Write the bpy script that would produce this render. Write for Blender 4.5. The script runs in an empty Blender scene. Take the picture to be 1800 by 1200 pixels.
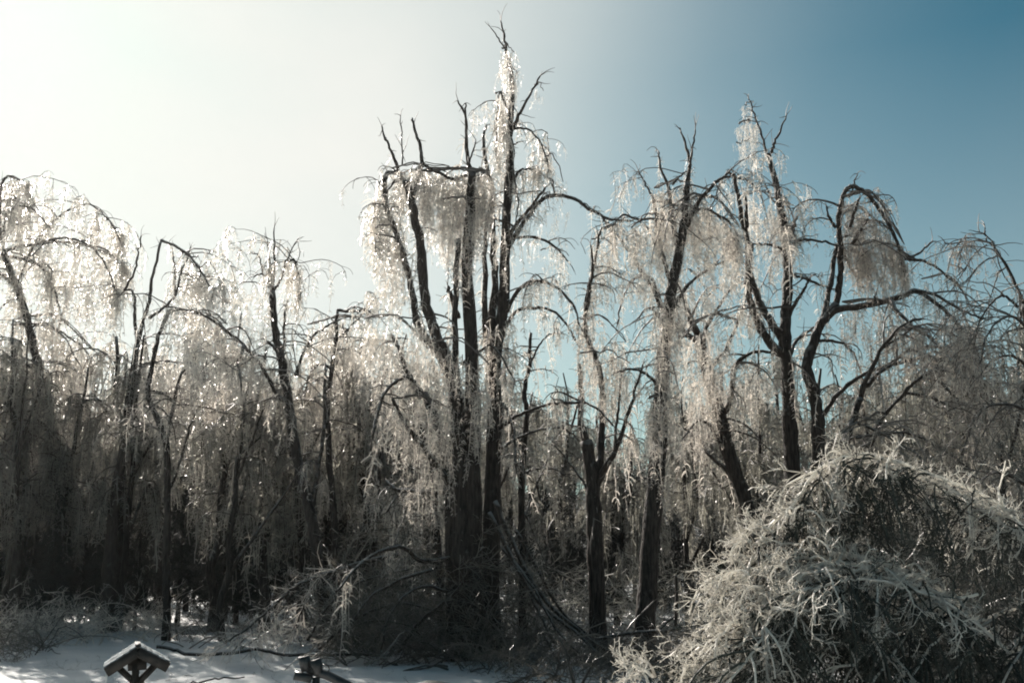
import bpy, math, random
import numpy as np
from mathutils import Vector, noise

random.seed(11)
rs = np.random.RandomState(7)
SC = bpy.context.scene
COL = SC.collection
R = math.radians

# ------------------------------------------------------------------ camera, sky, sun, exposure
CAM_H, PITCH, FPX = 2.3, R(12.4), 1750.0
cam_d = bpy.data.cameras.new('camera')
cam_d.sensor_width = 36.0
cam_d.lens = 36.0 * FPX / 1800.0
cam_d.clip_start, cam_d.clip_end = 0.1, 3000.0
cam = bpy.data.objects.new('camera', cam_d)
cam.location = (0, 0, CAM_H)
cam.rotation_euler = (R(90) + PITCH, 0, 0)
COL.objects.link(cam)
SC.camera = cam

SUN_EL, SUN_AZ = R(30), R(-33)          # azimuth from +Y towards +X
sdir = Vector((math.sin(SUN_AZ) * math.cos(SUN_EL), math.cos(SUN_AZ) * math.cos(SUN_EL), math.sin(SUN_EL)))

world = bpy.data.worlds.new('World')
SC.world = world
world.use_nodes = True
wn, wl = world.node_tree.nodes, world.node_tree.links
wn.clear()
w_out = wn.new('ShaderNodeOutputWorld')
w_bg = wn.new('ShaderNodeBackground')
w_bg.inputs['Strength'].default_value = 0.052
sky = wn.new('ShaderNodeTexSky')
sky.sky_type = 'NISHITA'
sky.sun_disc = False
sky.sun_elevation = SUN_EL
sky.sun_rotation = SUN_AZ
sky.altitude = 200
sky.air_density = 1.0
sky.dust_density = 1.2
sky.ozone_density = 1.6
tint = wn.new('ShaderNodeMix'); tint.data_type = 'RGBA'; tint.blend_type = 'MULTIPLY'
tint.inputs[0].default_value = 1.0
tint.inputs[7].default_value = (0.30, 0.74, 0.68, 1)
wl.new(sky.outputs[0], tint.inputs[6])
# thin high cloud, brightest where it scatters the sun forward
tc = wn.new('ShaderNodeTexCoord')
nrm = wn.new('ShaderNodeVectorMath'); nrm.operation = 'NORMALIZE'
wl.new(tc.outputs['Generated'], nrm.inputs[0])
dot = wn.new('ShaderNodeVectorMath'); dot.operation = 'DOT_PRODUCT'
wl.new(nrm.outputs[0], dot.inputs[0]); dot.inputs[1].default_value = sdir
gl = wn.new('ShaderNodeValToRGB'); gl.color_ramp.interpolation = 'B_SPLINE'
e = gl.color_ramp.elements
for p_, v_ in ((0.60, 0.0), (0.70, 0.07), (0.77, 0.21), (0.82, 0.40), (0.87, 0.70), (0.92, 0.95), (1.0, 1.0)):
    k_ = e.new(p_); k_.color = (v_, v_, v_, 1)
e[0].color = (0, 0, 0, 1); e[len(e) - 1].color = (1, 1, 1, 1)
wl.new(dot.outputs['Value'], gl.inputs[0])
ns = wn.new('ShaderNodeTexNoise'); ns.inputs['Scale'].default_value = 3.2
ns.inputs['Detail'].default_value = 5; ns.inputs['Roughness'].default_value = 0.45
mp = wn.new('ShaderNodeMapping'); mp.inputs['Scale'].default_value = (1, 1, 2.2)
wl.new(nrm.outputs[0], mp.inputs[0]); wl.new(mp.outputs[0], ns.inputs['Vector'])
mr2 = wn.new('ShaderNodeMapRange')
mr2.inputs['From Min'].default_value = 0.3; mr2.inputs['From Max'].default_value = 0.72
mr2.inputs['To Min'].default_value = 0.84; mr2.inputs['To Max'].default_value = 1.0
wl.new(ns.outputs['Fac'], mr2.inputs['Value'])
mul = wn.new('ShaderNodeMath'); mul.operation = 'MULTIPLY'
wl.new(gl.outputs[0], mul.inputs[0]); wl.new(mr2.outputs[0], mul.inputs[1])
cm = wn.new('ShaderNodeMix'); cm.data_type = 'RGBA'
# paler air towards the horizon
sxz = wn.new('ShaderNodeSeparateXYZ'); wl.new(nrm.outputs[0], sxz.inputs[0])
mh = wn.new('ShaderNodeMapRange'); mh.inputs['From Min'].default_value = 0.46; mh.inputs['From Max'].default_value = 0.05
mh.inputs['To Min'].default_value = 0.0; mh.inputs['To Max'].default_value = 0.38
wl.new(sxz.outputs['Z'], mh.inputs['Value'])
ad_ = wn.new('ShaderNodeMath'); ad_.operation = 'SUBTRACT'; ad_.inputs[0].default_value = 1.0; wl.new(mul.outputs[0], ad_.inputs[1])
m3 = wn.new('ShaderNodeMath'); m3.operation = 'MULTIPLY'; wl.new(ad_.outputs[0], m3.inputs[0]); wl.new(mh.outputs[0], m3.inputs[1])
m4 = wn.new('ShaderNodeMath'); m4.operation = 'ADD'; wl.new(m3.outputs[0], m4.inputs[0]); wl.new(mul.outputs[0], m4.inputs[1])
wl.new(m4.outputs[0], cm.inputs[0]); wl.new(tint.outputs[2], cm.inputs[6])
cm.inputs[7].default_value = (9.9, 9.75, 9.15, 1)
wl.new(cm.outputs[2], w_bg.inputs['Color'])
wl.new(w_bg.outputs[0], w_out.inputs['Surface'])

sun_d = bpy.data.lights.new('sun', 'SUN')
sun_d.energy = 5.0
sun_d.angle = R(0.5)
sun_d.color = (1.0, 0.93, 0.85)
sun = bpy.data.objects.new('sun', sun_d)
sun.rotation_euler = sdir.to_track_quat('Z', 'Y').to_euler()
COL.objects.link(sun)

SC.view_settings.view_transform = 'Standard'
SC.view_settings.look = 'None'
SC.view_settings.gamma = 1.0
SC.view_settings.exposure = 0.82
SC.render.engine = 'CYCLES'
SC.cycles.max_bounces = 4
SC.cycles.diffuse_bounces = 2
SC.cycles.transparent_max_bounces = 6
SC.cycles.use_denoising = True
SC.cycles.filter_width = 1.9

# ------------------------------------------------------------------ materials
def new_mat(name):
    m = bpy.data.materials.new(name); m.use_nodes = True
    nt = m.node_tree; nt.nodes.clear()
    return m, nt.nodes, nt.links

def ramp(n, stops):
    r = n.new('ShaderNodeValToRGB')
    e = r.color_ramp.elements
    while len(e) > 1: e.remove(e[-1])
    e[0].position, e[0].color = stops[0][0], (*stops[0][1], 1)
    for p, c in stops[1:]:
        k = e.new(p); k.color = (*c, 1)
    return r

def bark_mat(name, dark, light, frost=0.5, scale=1.0):
    m, n, l = new_mat(name)
    out = n.new('ShaderNodeOutputMaterial'); b = n.new('ShaderNodeBsdfPrincipled')
    tc = n.new('ShaderNodeTexCoord'); mp = n.new('ShaderNodeMapping')
    mp.inputs['Scale'].default_value = (9 * scale, 9 * scale, 1.6 * scale)
    l.new(tc.outputs['Object'], mp.inputs[0])
    t = n.new('ShaderNodeTexNoise'); t.inputs['Scale'].default_value = 2.2; t.inputs['Detail'].default_value = 8
    l.new(mp.outputs[0], t.inputs['Vector'])
    r = ramp(n, [(0.35, dark), (0.68, light)])
    l.new(t.outputs['Fac'], r.inputs[0])
    # rime and ice on upper sides of limbs, also painting lit sides paler
    g = n.new('ShaderNodeNewGeometry'); sx = n.new('ShaderNodeSeparateXYZ')
    l.new(g.outputs['Normal'], sx.inputs[0])
    t2 = n.new('ShaderNodeTexNoise'); t2.inputs['Scale'].default_value = 7; t2.inputs['Detail'].default_value = 5
    l.new(tc.outputs['Object'], t2.inputs['Vector'])
    ad = n.new('ShaderNodeMath'); ad.operation = 'MULTIPLY_ADD'
    l.new(t2.outputs['Fac'], ad.inputs[0]); ad.inputs[1].default_value = 1.3; l.new(sx.outputs['Z'], ad.inputs[2])
    mr = n.new('ShaderNodeMapRange'); mr.inputs['From Min'].default_value = 0.85; mr.inputs['From Max'].default_value = 1.25
    mr.inputs['To Max'].default_value = frost
    l.new(ad.outputs[0], mr.inputs['Value'])
    mx = n.new('ShaderNodeMix'); mx.data_type = 'RGBA'
    l.new(mr.outputs[0], mx.inputs[0]); l.new(r.outputs[0], mx.inputs[6]); mx.inputs[7].default_value = (0.62, 0.64, 0.64, 1)
    l.new(mx.outputs[2], b.inputs['Base Color'])
    b.inputs['Roughness'].default_value = 0.55
    b.inputs['Specular IOR Level'].default_value = 0.15
    bp = n.new('ShaderNodeBump'); bp.inputs['Strength'].default_value = 1.0; bp.inputs['Distance'].default_value = 0.07
    l.new(t.outputs['Fac'], bp.inputs['Height']); l.new(bp.outputs[0], b.inputs['Normal'])
    l.new(b.outputs[0], out.inputs[0])
    return m

def ice_mat(name, cdark, clight, transl=0.5, tcol=(0.82, 0.80, 0.76), bias=0.35, rough=0.3, fwd=0.0):
    """ice-coated twig: each twig lets light through and has its own share of bark showing"""
    m, n, l = new_mat(name)
    out = n.new('ShaderNodeOutputMaterial'); b = n.new('ShaderNodeBsdfPrincipled')
    g = n.new('ShaderNodeNewGeometry')
    r = ramp(n, [(0.0, cdark), (bias, tuple(0.5 * (a + c) for a, c in zip(cdark, clight))), (min(1, bias + 0.3), clight)])
    l.new(g.outputs['Random Per Island'], r.inputs[0])
    l.new(r.outputs[0], b.inputs['Base Color'])
    b.inputs['Roughness'].default_value = rough
    b.inputs['Specular IOR Level'].default_value = 0.6
    tr = n.new('ShaderNodeBsdfTranslucent')
    mm = n.new('ShaderNodeMix'); mm.data_type = 'RGBA'; mm.blend_type = 'MULTIPLY'; mm.inputs[0].default_value = 1
    l.new(r.outputs[0], mm.inputs[6]); mm.inputs[7].default_value = (*[c * 1.15 for c in tcol], 1)
    l.new(mm.outputs[2], tr.inputs['Color'])
    ms = n.new('ShaderNodeMixShader'); ms.inputs[0].default_value = transl
    l.new(b.outputs[0], ms.inputs[1]); l.new(tr.outputs[0], ms.inputs[2])
    if fwd:      # clear ice bends sunlight mostly forward
        rf = n.new('ShaderNodeBsdfRefraction'); rf.inputs['IOR'].default_value = 1.31; rf.inputs['Roughness'].default_value = 0.5
        rf.inputs['Color'].default_value = (0.97, 0.95, 0.92, 1)
        m2 = n.new('ShaderNodeMixShader'); m2.inputs[0].default_value = fwd
        l.new(ms.outputs[0], m2.inputs[1]); l.new(rf.outputs[0], m2.inputs[2]); ms = m2
    l.new(ms.outputs[0], out.inputs[0])
    return m

def simple_mat(name, c0, c1, scale=8, rough=0.7, bump=0.3, metal=0.0):
    m, n, l = new_mat(name)
    out = n.new('ShaderNodeOutputMaterial'); b = n.new('ShaderNodeBsdfPrincipled')
    tc = n.new('ShaderNodeTexCoord'); t = n.new('ShaderNodeTexNoise')
    t.inputs['Scale'].default_value = scale; t.inputs['Detail'].default_value = 6
    l.new(tc.outputs['Object'], t.inputs['Vector'])
    r = ramp(n, [(0.35, c0), (0.65, c1)]); l.new(t.outputs['Fac'], r.inputs[0])
    l.new(r.outputs[0], b.inputs['Base Color'])
    b.inputs['Roughness'].default_value = rough; b.inputs['Metallic'].default_value = metal
    bp = n.new('ShaderNodeBump'); bp.inputs['Strength'].default_value = bump; bp.inputs['Distance'].default_value = 0.02
    l.new(t.outputs['Fac'], bp.inputs['Height']); l.new(bp.outputs[0], b.inputs['Normal'])
    l.new(b.outputs[0], out.inputs[0])
    return m

M = {
    'bark': bark_mat('bark_dark', (0.008, 0.006, 0.005), (0.055, 0.045, 0.038), 0.22),
    'limb': bark_mat('bark_limb', (0.02, 0.016, 0.013), (0.075, 0.06, 0.05), 0.3, 2),
    'fine': ice_mat('fine_branch', (0.05, 0.04, 0.032), (0.22, 0.2, 0.18), 0.1, bias=0.6, rough=0.6),
    'twig': ice_mat('iced_twig', (0.1, 0.085, 0.075), (0.93, 0.87, 0.81), 0.62, bias=0.25, fwd=0.42),
    'twig_shaded': ice_mat('iced_twig_shaded', (0.03, 0.029, 0.024), (0.5, 0.49, 0.44), 0.6, bias=0.6, fwd=0.3),  # darker copy of the iced twig, forest shade put into its colour
    'twig_brown_dim': ice_mat('iced_brown_dim_twig', (0.06, 0.045, 0.036), (0.62, 0.56, 0.5), 0.5, bias=0.5, fwd=0.35),  # darker, browner copy: weaker light away from the sun put into the colour
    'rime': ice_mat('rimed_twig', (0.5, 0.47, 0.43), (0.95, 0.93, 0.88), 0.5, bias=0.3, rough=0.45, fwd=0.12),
    'brush': ice_mat('brush_twig', (0.02, 0.018, 0.013), (0.22, 0.2, 0.17), 0.3, bias=0.75, fwd=0.12),
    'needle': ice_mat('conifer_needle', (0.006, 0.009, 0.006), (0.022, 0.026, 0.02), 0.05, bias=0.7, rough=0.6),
    'under': ice_mat('dark_inner_spray', (0.008, 0.011, 0.008), (0.05, 0.06, 0.045), 0.04, bias=0.8, rough=0.7),
    'wood': simple_mat('weathered_wood', (0.012, 0.01, 0.008), (0.035, 0.028, 0.022), 14),
    'iron': simple_mat('dark_iron', (0.018, 0.02, 0.02), (0.045, 0.045, 0.045), 9, 0.4, 0.2, 0.3),
    'frost': simple_mat('frosted_shingle', (0.05, 0.06, 0.065), (0.26, 0.3, 0.32), 11, 0.9, 0.5),
    'icicle': ice_mat('icicle', (0.6, 0.65, 0.66), (0.8, 0.83, 0.84), 0.6, rough=0.1),
    'orange': simple_mat('torn_wood', (0.1, 0.05, 0.02), (0.3, 0.17, 0.07), 20),
}

def snow_mat():
    m, n, l = new_mat('snow')
    out = n.new('ShaderNodeOutputMaterial'); b = n.new('ShaderNodeBsdfPrincipled')
    tc = n.new('ShaderNodeTexCoord')
    t = n.new('ShaderNodeTexNoise'); t.inputs['Scale'].default_value = 0.9; t.inputs['Detail'].default_value = 9; t.inputs['Roughness'].default_value = 0.6
    l.new(tc.outputs['Object'], t.inputs['Vector'])
    r = ramp(n, [(0.3, (0.5, 0.52, 0.53)), (0.6, (0.68, 0.68, 0.67))])
    l.new(t.outputs['Fac'], r.inputs[0])
    # bark crumbs and broken twig litter
    t2 = n.new('ShaderNodeTexNoise'); t2.inputs['Scale'].default_value = 26; t2.inputs['Detail'].default_value = 3
    l.new(tc.outputs['Object'], t2.inputs['Vector'])
    r2 = ramp(n, [(0.66, (0, 0, 0)), (0.74, (1, 1, 1))]); l.new(t2.outputs['Fac'], r2.inputs[0])
    mx = n.new('ShaderNodeMix'); mx.data_type = 'RGBA'
    mu = n.new('ShaderNodeMath'); mu.operation = 'MULTIPLY'; mu.inputs[1].default_value = 0.45
    l.new(r2.outputs[0], mu.inputs[0]); l.new(mu.outputs[0], mx.inputs[0])
    l.new(r.outputs[0], mx.inputs[6]); mx.inputs[7].default_value = (0.16, 0.13, 0.1, 1)
    l.new(mx.outputs[2], b.inputs['Base Color'])
    b.inputs['Roughness'].default_value = 0.45
    b.inputs['Specular IOR Level'].default_value = 0.45
    bp = n.new('ShaderNodeBump'); bp.inputs['Strength'].default_value = 0.35; bp.inputs['Distance'].default_value = 0.12
    l.new(t.outputs['Fac'], bp.inputs['Height']); l.new(bp.outputs[0], b.inputs['Normal'])
    l.new(b.outputs[0], out.inputs[0])
    return m
M['snow'] = snow_mat()

# ------------------------------------------------------------------ helpers
def P(px, py, Y):
    """a point of the place seen in direction (px, py) of the 1800x1200 photograph, Y metres away"""
    a, b = (px - 900) / FPX, -(py - 600) / FPX
    s = Y / (math.cos(PITCH) - b * math.sin(PITCH))
    return np.array((a * s, Y, CAM_H + s * (math.sin(PITCH) + b * math.cos(PITCH))))

def gz(x, y):
    d = math.hypot(x, y)
    v = 0.16 * noise.noise(Vector((x * 0.16, y * 0.12, 3.1))) + 0.11 * noise.noise(Vector((x * 0.45 + y * 0.12, y * 0.75 - x * .2, 9)))
    v += 0.5 * noise.noise(Vector((x * 0.03, y * 0.03, 5))) * min(1, max(0, (d - 28) / 40))
    return v

class Acc:
    """collects tubes, ribbons and baked templates for ONE mesh object"""
    def __init__(s): s.v, s.f3, s.f4, s.n = [], [], [], 0
    def add(s, v, f4=None, f3=None):
        s.v.append(v)
        if f4 is not None and len(f4): s.f4.append(f4 + s.n)
        if f3 is not None and len(f3): s.f3.append(f3 + s.n)
        s.n += len(v)
    def tube(s, pts, rad, k=6, tip=True):
        pts = np.asarray(pts, float); rad = np.asarray(rad, float); n = len(pts)
        t = np.gradient(pts, axis=0); t /= np.linalg.norm(t, axis=1)[:, None] + 1e-9
        ref = np.array((0.31, 0.95, 0.05)) if abs(t[:, 1]).mean() < 0.8 else np.array((1.0, 0, 0.1))
        a = np.cross(t, ref); a /= np.linalg.norm(a, axis=1)[:, None] + 1e-9
        b = np.cross(t, a)
        th = np.arange(k) * 2 * math.pi / k
        v = pts[:, None] + rad[:, None, None] * (np.cos(th)[None, :, None] * a[:, None] + np.sin(th)[None, :, None] * b[:, None])
        i = np.arange(n - 1)[:, None] * k; j = np.arange(k)[None]; j2 = (j + 1) % k
        f = np.stack((i + j, i + j2, i + k + j2, i + k + j), -1).reshape(-1, 4)
        f3 = None
        if k > 4:
            f3 = np.array([[(n - 1) * k, (n - 1) * k + q, (n - 1) * k + q + 1] for q in range(1, k - 1)] + [[0, q + 1, q] for q in range(1, k - 1)])
        s.add(v.reshape(-1, 3), f, f3)
    def ribbon(s, pts, rad, ang=0.0):
        pts = np.asarray(pts, float); rad = np.asarray(rad, float); n = len(pts)
        t = np.gradient(pts, axis=0)
        w = np.cross(t, (math.cos(ang), math.sin(ang), 0.15)); w /= np.linalg.norm(w, axis=1)[:, None] + 1e-9
        v = np.concatenate((pts + w * rad[:, None], pts - w * rad[:, None]))
        i = np.arange(n - 1)
        s.add(v, np.stack((i, i + 1, i + 1 + n, i + n), -1))
    def build(s, name, mat, parent=None, smooth=True):
        me = bpy.data.meshes.new(name)
        if not s.v: return None
        v = np.concatenate(s.v)
        f4 = np.concatenate(s.f4) if s.f4 else np.zeros((0, 4), int)
        f3 = np.concatenate(s.f3) if s.f3 else np.zeros((0, 3), int)
        me.vertices.add(len(v)); me.vertices.foreach_set('co', v.astype(np.float32).ravel())
        nl = len(f4) * 4 + len(f3) * 3
        me.loops.add(nl); me.loops.foreach_set('vertex_index', np.concatenate((f4.ravel(), f3.ravel())).astype(np.int32))
        me.polygons.add(len(f4) + len(f3))
        st = np.concatenate((np.arange(len(f4)) * 4, len(f4) * 4 + np.arange(len(f3)) * 3)).astype(np.int32)
        me.polygons.foreach_set('loop_start', st)
        me.update(calc_edges=True)
        if smooth: me.polygons.foreach_set('use_smooth', np.ones(len(me.polygons), bool))
        me.materials.append(mat)
        o = bpy.data.objects.new(name, me); COL.objects.link(o)
        if parent is not None: o.parent = parent; o.location = -Vector(parent.location)
        global NTRI
        NTRI += len(f4) * 2 + len(f3)
        return o
NTRI = 0

def tag(o, label=None, cat=None, group=None, kind=None):
    if label: o['label'] = label
    if cat: o['category'] = cat
    if group: o['group'] = group
    if kind: o['kind'] = kind
    return o

def empty(name, loc):
    o = bpy.data.objects.new(name, None); o.location = loc; o.empty_display_size = 0.2
    COL.objects.link(o); return o

def smooth_line(pts, sub=4, wob=0.0):
    """Catmull-Rom through the given points"""
    p = np.asarray(pts, float)
    if len(p) < 2: return p
    q = np.vstack((2 * p[0] - p[1], p, 2 * p[-1] - p[-2]))
    out = []
    for i in range(1, len(q) - 2):
        for k in range(sub):
            t = k / sub
            out.append(0.5 * ((2 * q[i]) + (-q[i - 1] + q[i + 1]) * t + (2 * q[i - 1] - 5 * q[i] + 4 * q[i + 1] - q[i + 2]) * t * t
                              + (-q[i - 1] + 3 * q[i] - 3 * q[i + 1] + q[i + 2]) * t ** 3))
    out.append(p[-1]); out = np.array(out)
    if wob:
        out[1:-1] += rs.normal(0, wob, (len(out) - 2, 3))
    return out

def grow(p, d, L, droop, n=9, jit=0.12):
    """a bough that leaves in direction d and is bent down by the weight of its ice"""
    p = np.array(p, float); d = np.array(d, float); d /= np.linalg.norm(d)
    pts = [p.copy()]; st = L / n
    kink = rs.randint(1, n) if L > 0.9 else -1
    for i in range(n):
        d = d + np.array((0, 0, -droop * (0.35 + i / n))) * (1.0 / n) * 2.2 + rs.normal(0, jit * 1.15, 3)
        if i == kink: d = d + rs.normal(0, 0.35, 3)
        d /= np.linalg.norm(d)
        p = p + d * st
        pts.append(p.copy())
    return np.array(pts)

# ---- hanging twig templates: unit length, hanging from the origin
def make_hanging(seed, rib=True, nside=13, w=0.0115, spread=0.22):
    r = np.random.RandomState(seed); A = Acc()
    global rs_bk
    n = 7; pts = [np.zeros(3)]; d = np.array((0.5, 0, -0.7))
    for i in range(n):
        d = d * 0.55 + np.array((r.normal(0, .12), r.normal(0, .12), -0.75)); d /= np.linalg.norm(d)
        pts.append(pts[-1] + d / n)
    pts = np.array(pts)
    rad = w * np.linspace(1.1, 0.55, n + 1) * (1 + r.normal(0, .18, n + 1))
    (A.ribbon(pts, rad, r.uniform(0, 6.3)) if rib else A.tube(pts, rad, 3))
    for q in range(nside):
        t = r.uniform(0.04, 0.97) * n; i = min(int(t), n - 1); p = pts[i] * (1 - t + i) + pts[i + 1] * (t - i)
        az = r.uniform(0, 6.283); L = r.uniform(0.5, 1.2) * spread * (1.15 - 0.6 * t / n)
        d = np.array((math.cos(az), math.sin(az), r.uniform(-0.5, 0.35))); sp = [p]
        for k in range(3):
            d = d / np.linalg.norm(d); sp.append(sp[-1] + d * L / 3); d = d + np.array((r.normal(0, .3), r.normal(0, .3), -0.75))
        ra = w * 0.75 * np.array((1, 1.05, 0.9, 0.45)) * r.uniform(0.7, 1.4)
        (A.ribbon(sp, ra, r.uniform(0, 6.3)) if rib else A.tube(sp, ra, 3))
    v = np.concatenate(A.v); f = np.concatenate(A.f4)
    return v, f

# ---- coral-like rimed sprays: unit length along +X
def make_spray(seed, k=3, w=0.02, depth=3, nc=6, ns=4):
    r = np.random.RandomState(seed); A = Acc()
    def rec(p, d, L, w, lev):
        n = ns; pts = [p]
        for i in range(n):
            d = d + r.normal(0, .16, 3); d /= np.linalg.norm(d); pts.append(pts[-1] + d * L / n)
        rad = w * np.linspace(1, 0.6, n + 1) * (1 + r.normal(0, .12, n + 1))
        if k: A.tube(pts, rad, k)
        else: A.ribbon(pts, rad, r.uniform(0, 6.3))
        if lev < depth:
            for c in range(nc - lev):
                t = r.uniform(0.15, 1) * n; i = min(int(t), n - 1); q = pts[i] * (1 - t + i) + pts[i + 1] * (t - i)
                e = r.normal(0, 1, 3); e -= e.dot(d) * d; e /= np.linalg.norm(e)
                dd = d * r.uniform(.5, 1) + e * r.uniform(.5, 1)
                rec(q, dd / np.linalg.norm(dd), L * r.uniform(.35, .6), w * 0.72, lev + 1)
    rec(np.zeros(3), np.array((1.0, 0, 0)), 1.0, w, 1)
    return np.concatenate(A.v), np.concatenate(A.f4)

HANG_N = [make_hanging(s, True, 15) for s in range(8)]                      # 25 m away
HANG_F = [make_hanging(50 + s, True, 8, 0.017, 0.27) for s in range(6)]     # forest behind
SPRAY_T = [make_spray(100 + s, 3, 0.027, 3, 5, 3) for s in range(6)]           # foreground bush
SPRAY_R = [make_spray(130 + s, 0, 0.015, 3, 5, 3) for s in range(6)]           # brush

def bake(A, T, pos, scale, yaw, tilt=None, dirs=None):
    """adds many copies of the templates T to the accumulator as real geometry"""
    pos = np.asarray(pos, float)
    if not len(pos): return
    scale = np.asarray(scale, float); yaw = np.asarray(yaw, float)
    ids = rs.randint(0, len(T), len(pos))
    for t, (v, f) in enumerate(T):
        m = ids == t
        if not m.any(): continue
        c, s_ = np.cos(yaw[m]), np.sin(yaw[m]); N = m.sum()
        if dirs is None:
            Rm = np.zeros((N, 3, 3)); Rm[:, 0, 0] = c; Rm[:, 0, 1] = -s_; Rm[:, 1, 0] = s_; Rm[:, 1, 1] = c; Rm[:, 2, 2] = 1
            if tilt is not None:
                tx = np.asarray(tilt)[m]; Rm[:, 0, 2] = tx[:, 0]; Rm[:, 1, 2] = tx[:, 1]
        else:
            X = np.asarray(dirs)[m]; X = X / np.linalg.norm(X, axis=1)[:, None]
            ref = rs.normal(0, 1, (N, 3)); Yv = np.cross(X, ref); Yv /= np.linalg.norm(Yv, axis=1)[:, None]
            Z = np.cross(X, Yv); Rm = np.stack((X, Yv, Z), -1)
        w = np.einsum('nij,vj->nvi', Rm * scale[m][:, None, None], v) + pos[m][:, None]
        ff = (f[None] + (np.arange(N) * len(v))[:, None, None]).reshape(-1, 4)
        A.add(w.reshape(-1, 3), ff)

def along(pts, step):
    """points spaced along a polyline, with direction"""
    pts = np.asarray(pts); seg = np.linalg.norm(np.diff(pts, axis=0), axis=1); L = seg.sum()
    n = max(1, int(L / step + rs.rand()))
    cs = np.concatenate(([0], np.cumsum(seg)))
    u = np.sort(rs.uniform(0, L, n)); i = np.clip(np.searchsorted(cs, u) - 1, 0, len(seg) - 1)
    f = ((u - cs[i]) / (seg[i] + 1e-9))[:, None]
    return pts[i] * (1 - f) + pts[i + 1] * f, pts[i + 1] - pts[i], u / L

# ------------------------------------------------------------------ ground
def ground():
    A = Acc()
    xs = np.concatenate((np.linspace(-900, -62, 16), np.linspace(-60, 60, 161), np.linspace(62, 900, 16)))
    ys = np.concatenate((np.linspace(-300, -12, 8), np.linspace(-10, 75, 150), np.linspace(77, 1500, 22)))
    X, Y = np.meshgrid(xs, ys)
    Z = np.array([[gz(x, y) for x in xs] for y in ys])
    nx = len(xs); i = (np.arange(len(ys) - 1)[:, None] * nx + np.arange(nx - 1)[None]).reshape(-1)
    A.add(np.stack((X, Y, Z), -1).reshape(-1, 3), np.stack((i, i + 1, i + nx + 1, i + nx), -1))
    o = A.build('snow_ground', M['snow'])
    tag(o, 'snow covered yard running back under the iced trees', kind='structure')
ground()

def hills():  # ridge added to block the low sky showing between the trunks
    A = Acc(); n = 160; xs = np.linspace(-420, 420, n); rows = []
    for t in np.linspace(0, 1, 14):
        y = 170 + 190 * t
        rows.append([(x, y, (math.sin(math.pi * min(1, t * 0.9)) ** 1.2) * (21 + 9 * noise.noise(Vector((x * 0.012, y * .01, 7)))) + 1.6 * noise.noise(Vector((x * 0.3, y * .3, 2))) - 1.0) for x in xs])
    i = (np.arange(13)[:, None] * n + np.arange(n - 1)[None]).reshape(-1)
    A.add(np.array(rows).reshape(-1, 3), np.stack((i, i + 1, i + n + 1, i + n), -1))
    o = A.build('added_hills', simple_mat('added_hill', (0.03, 0.035, 0.033), (0.22, 0.22, 0.21), 0.6, 0.9, 0.8))
    tag(o, 'added low hill behind the forest, blocking the low sky', kind='structure')
hills()

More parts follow.
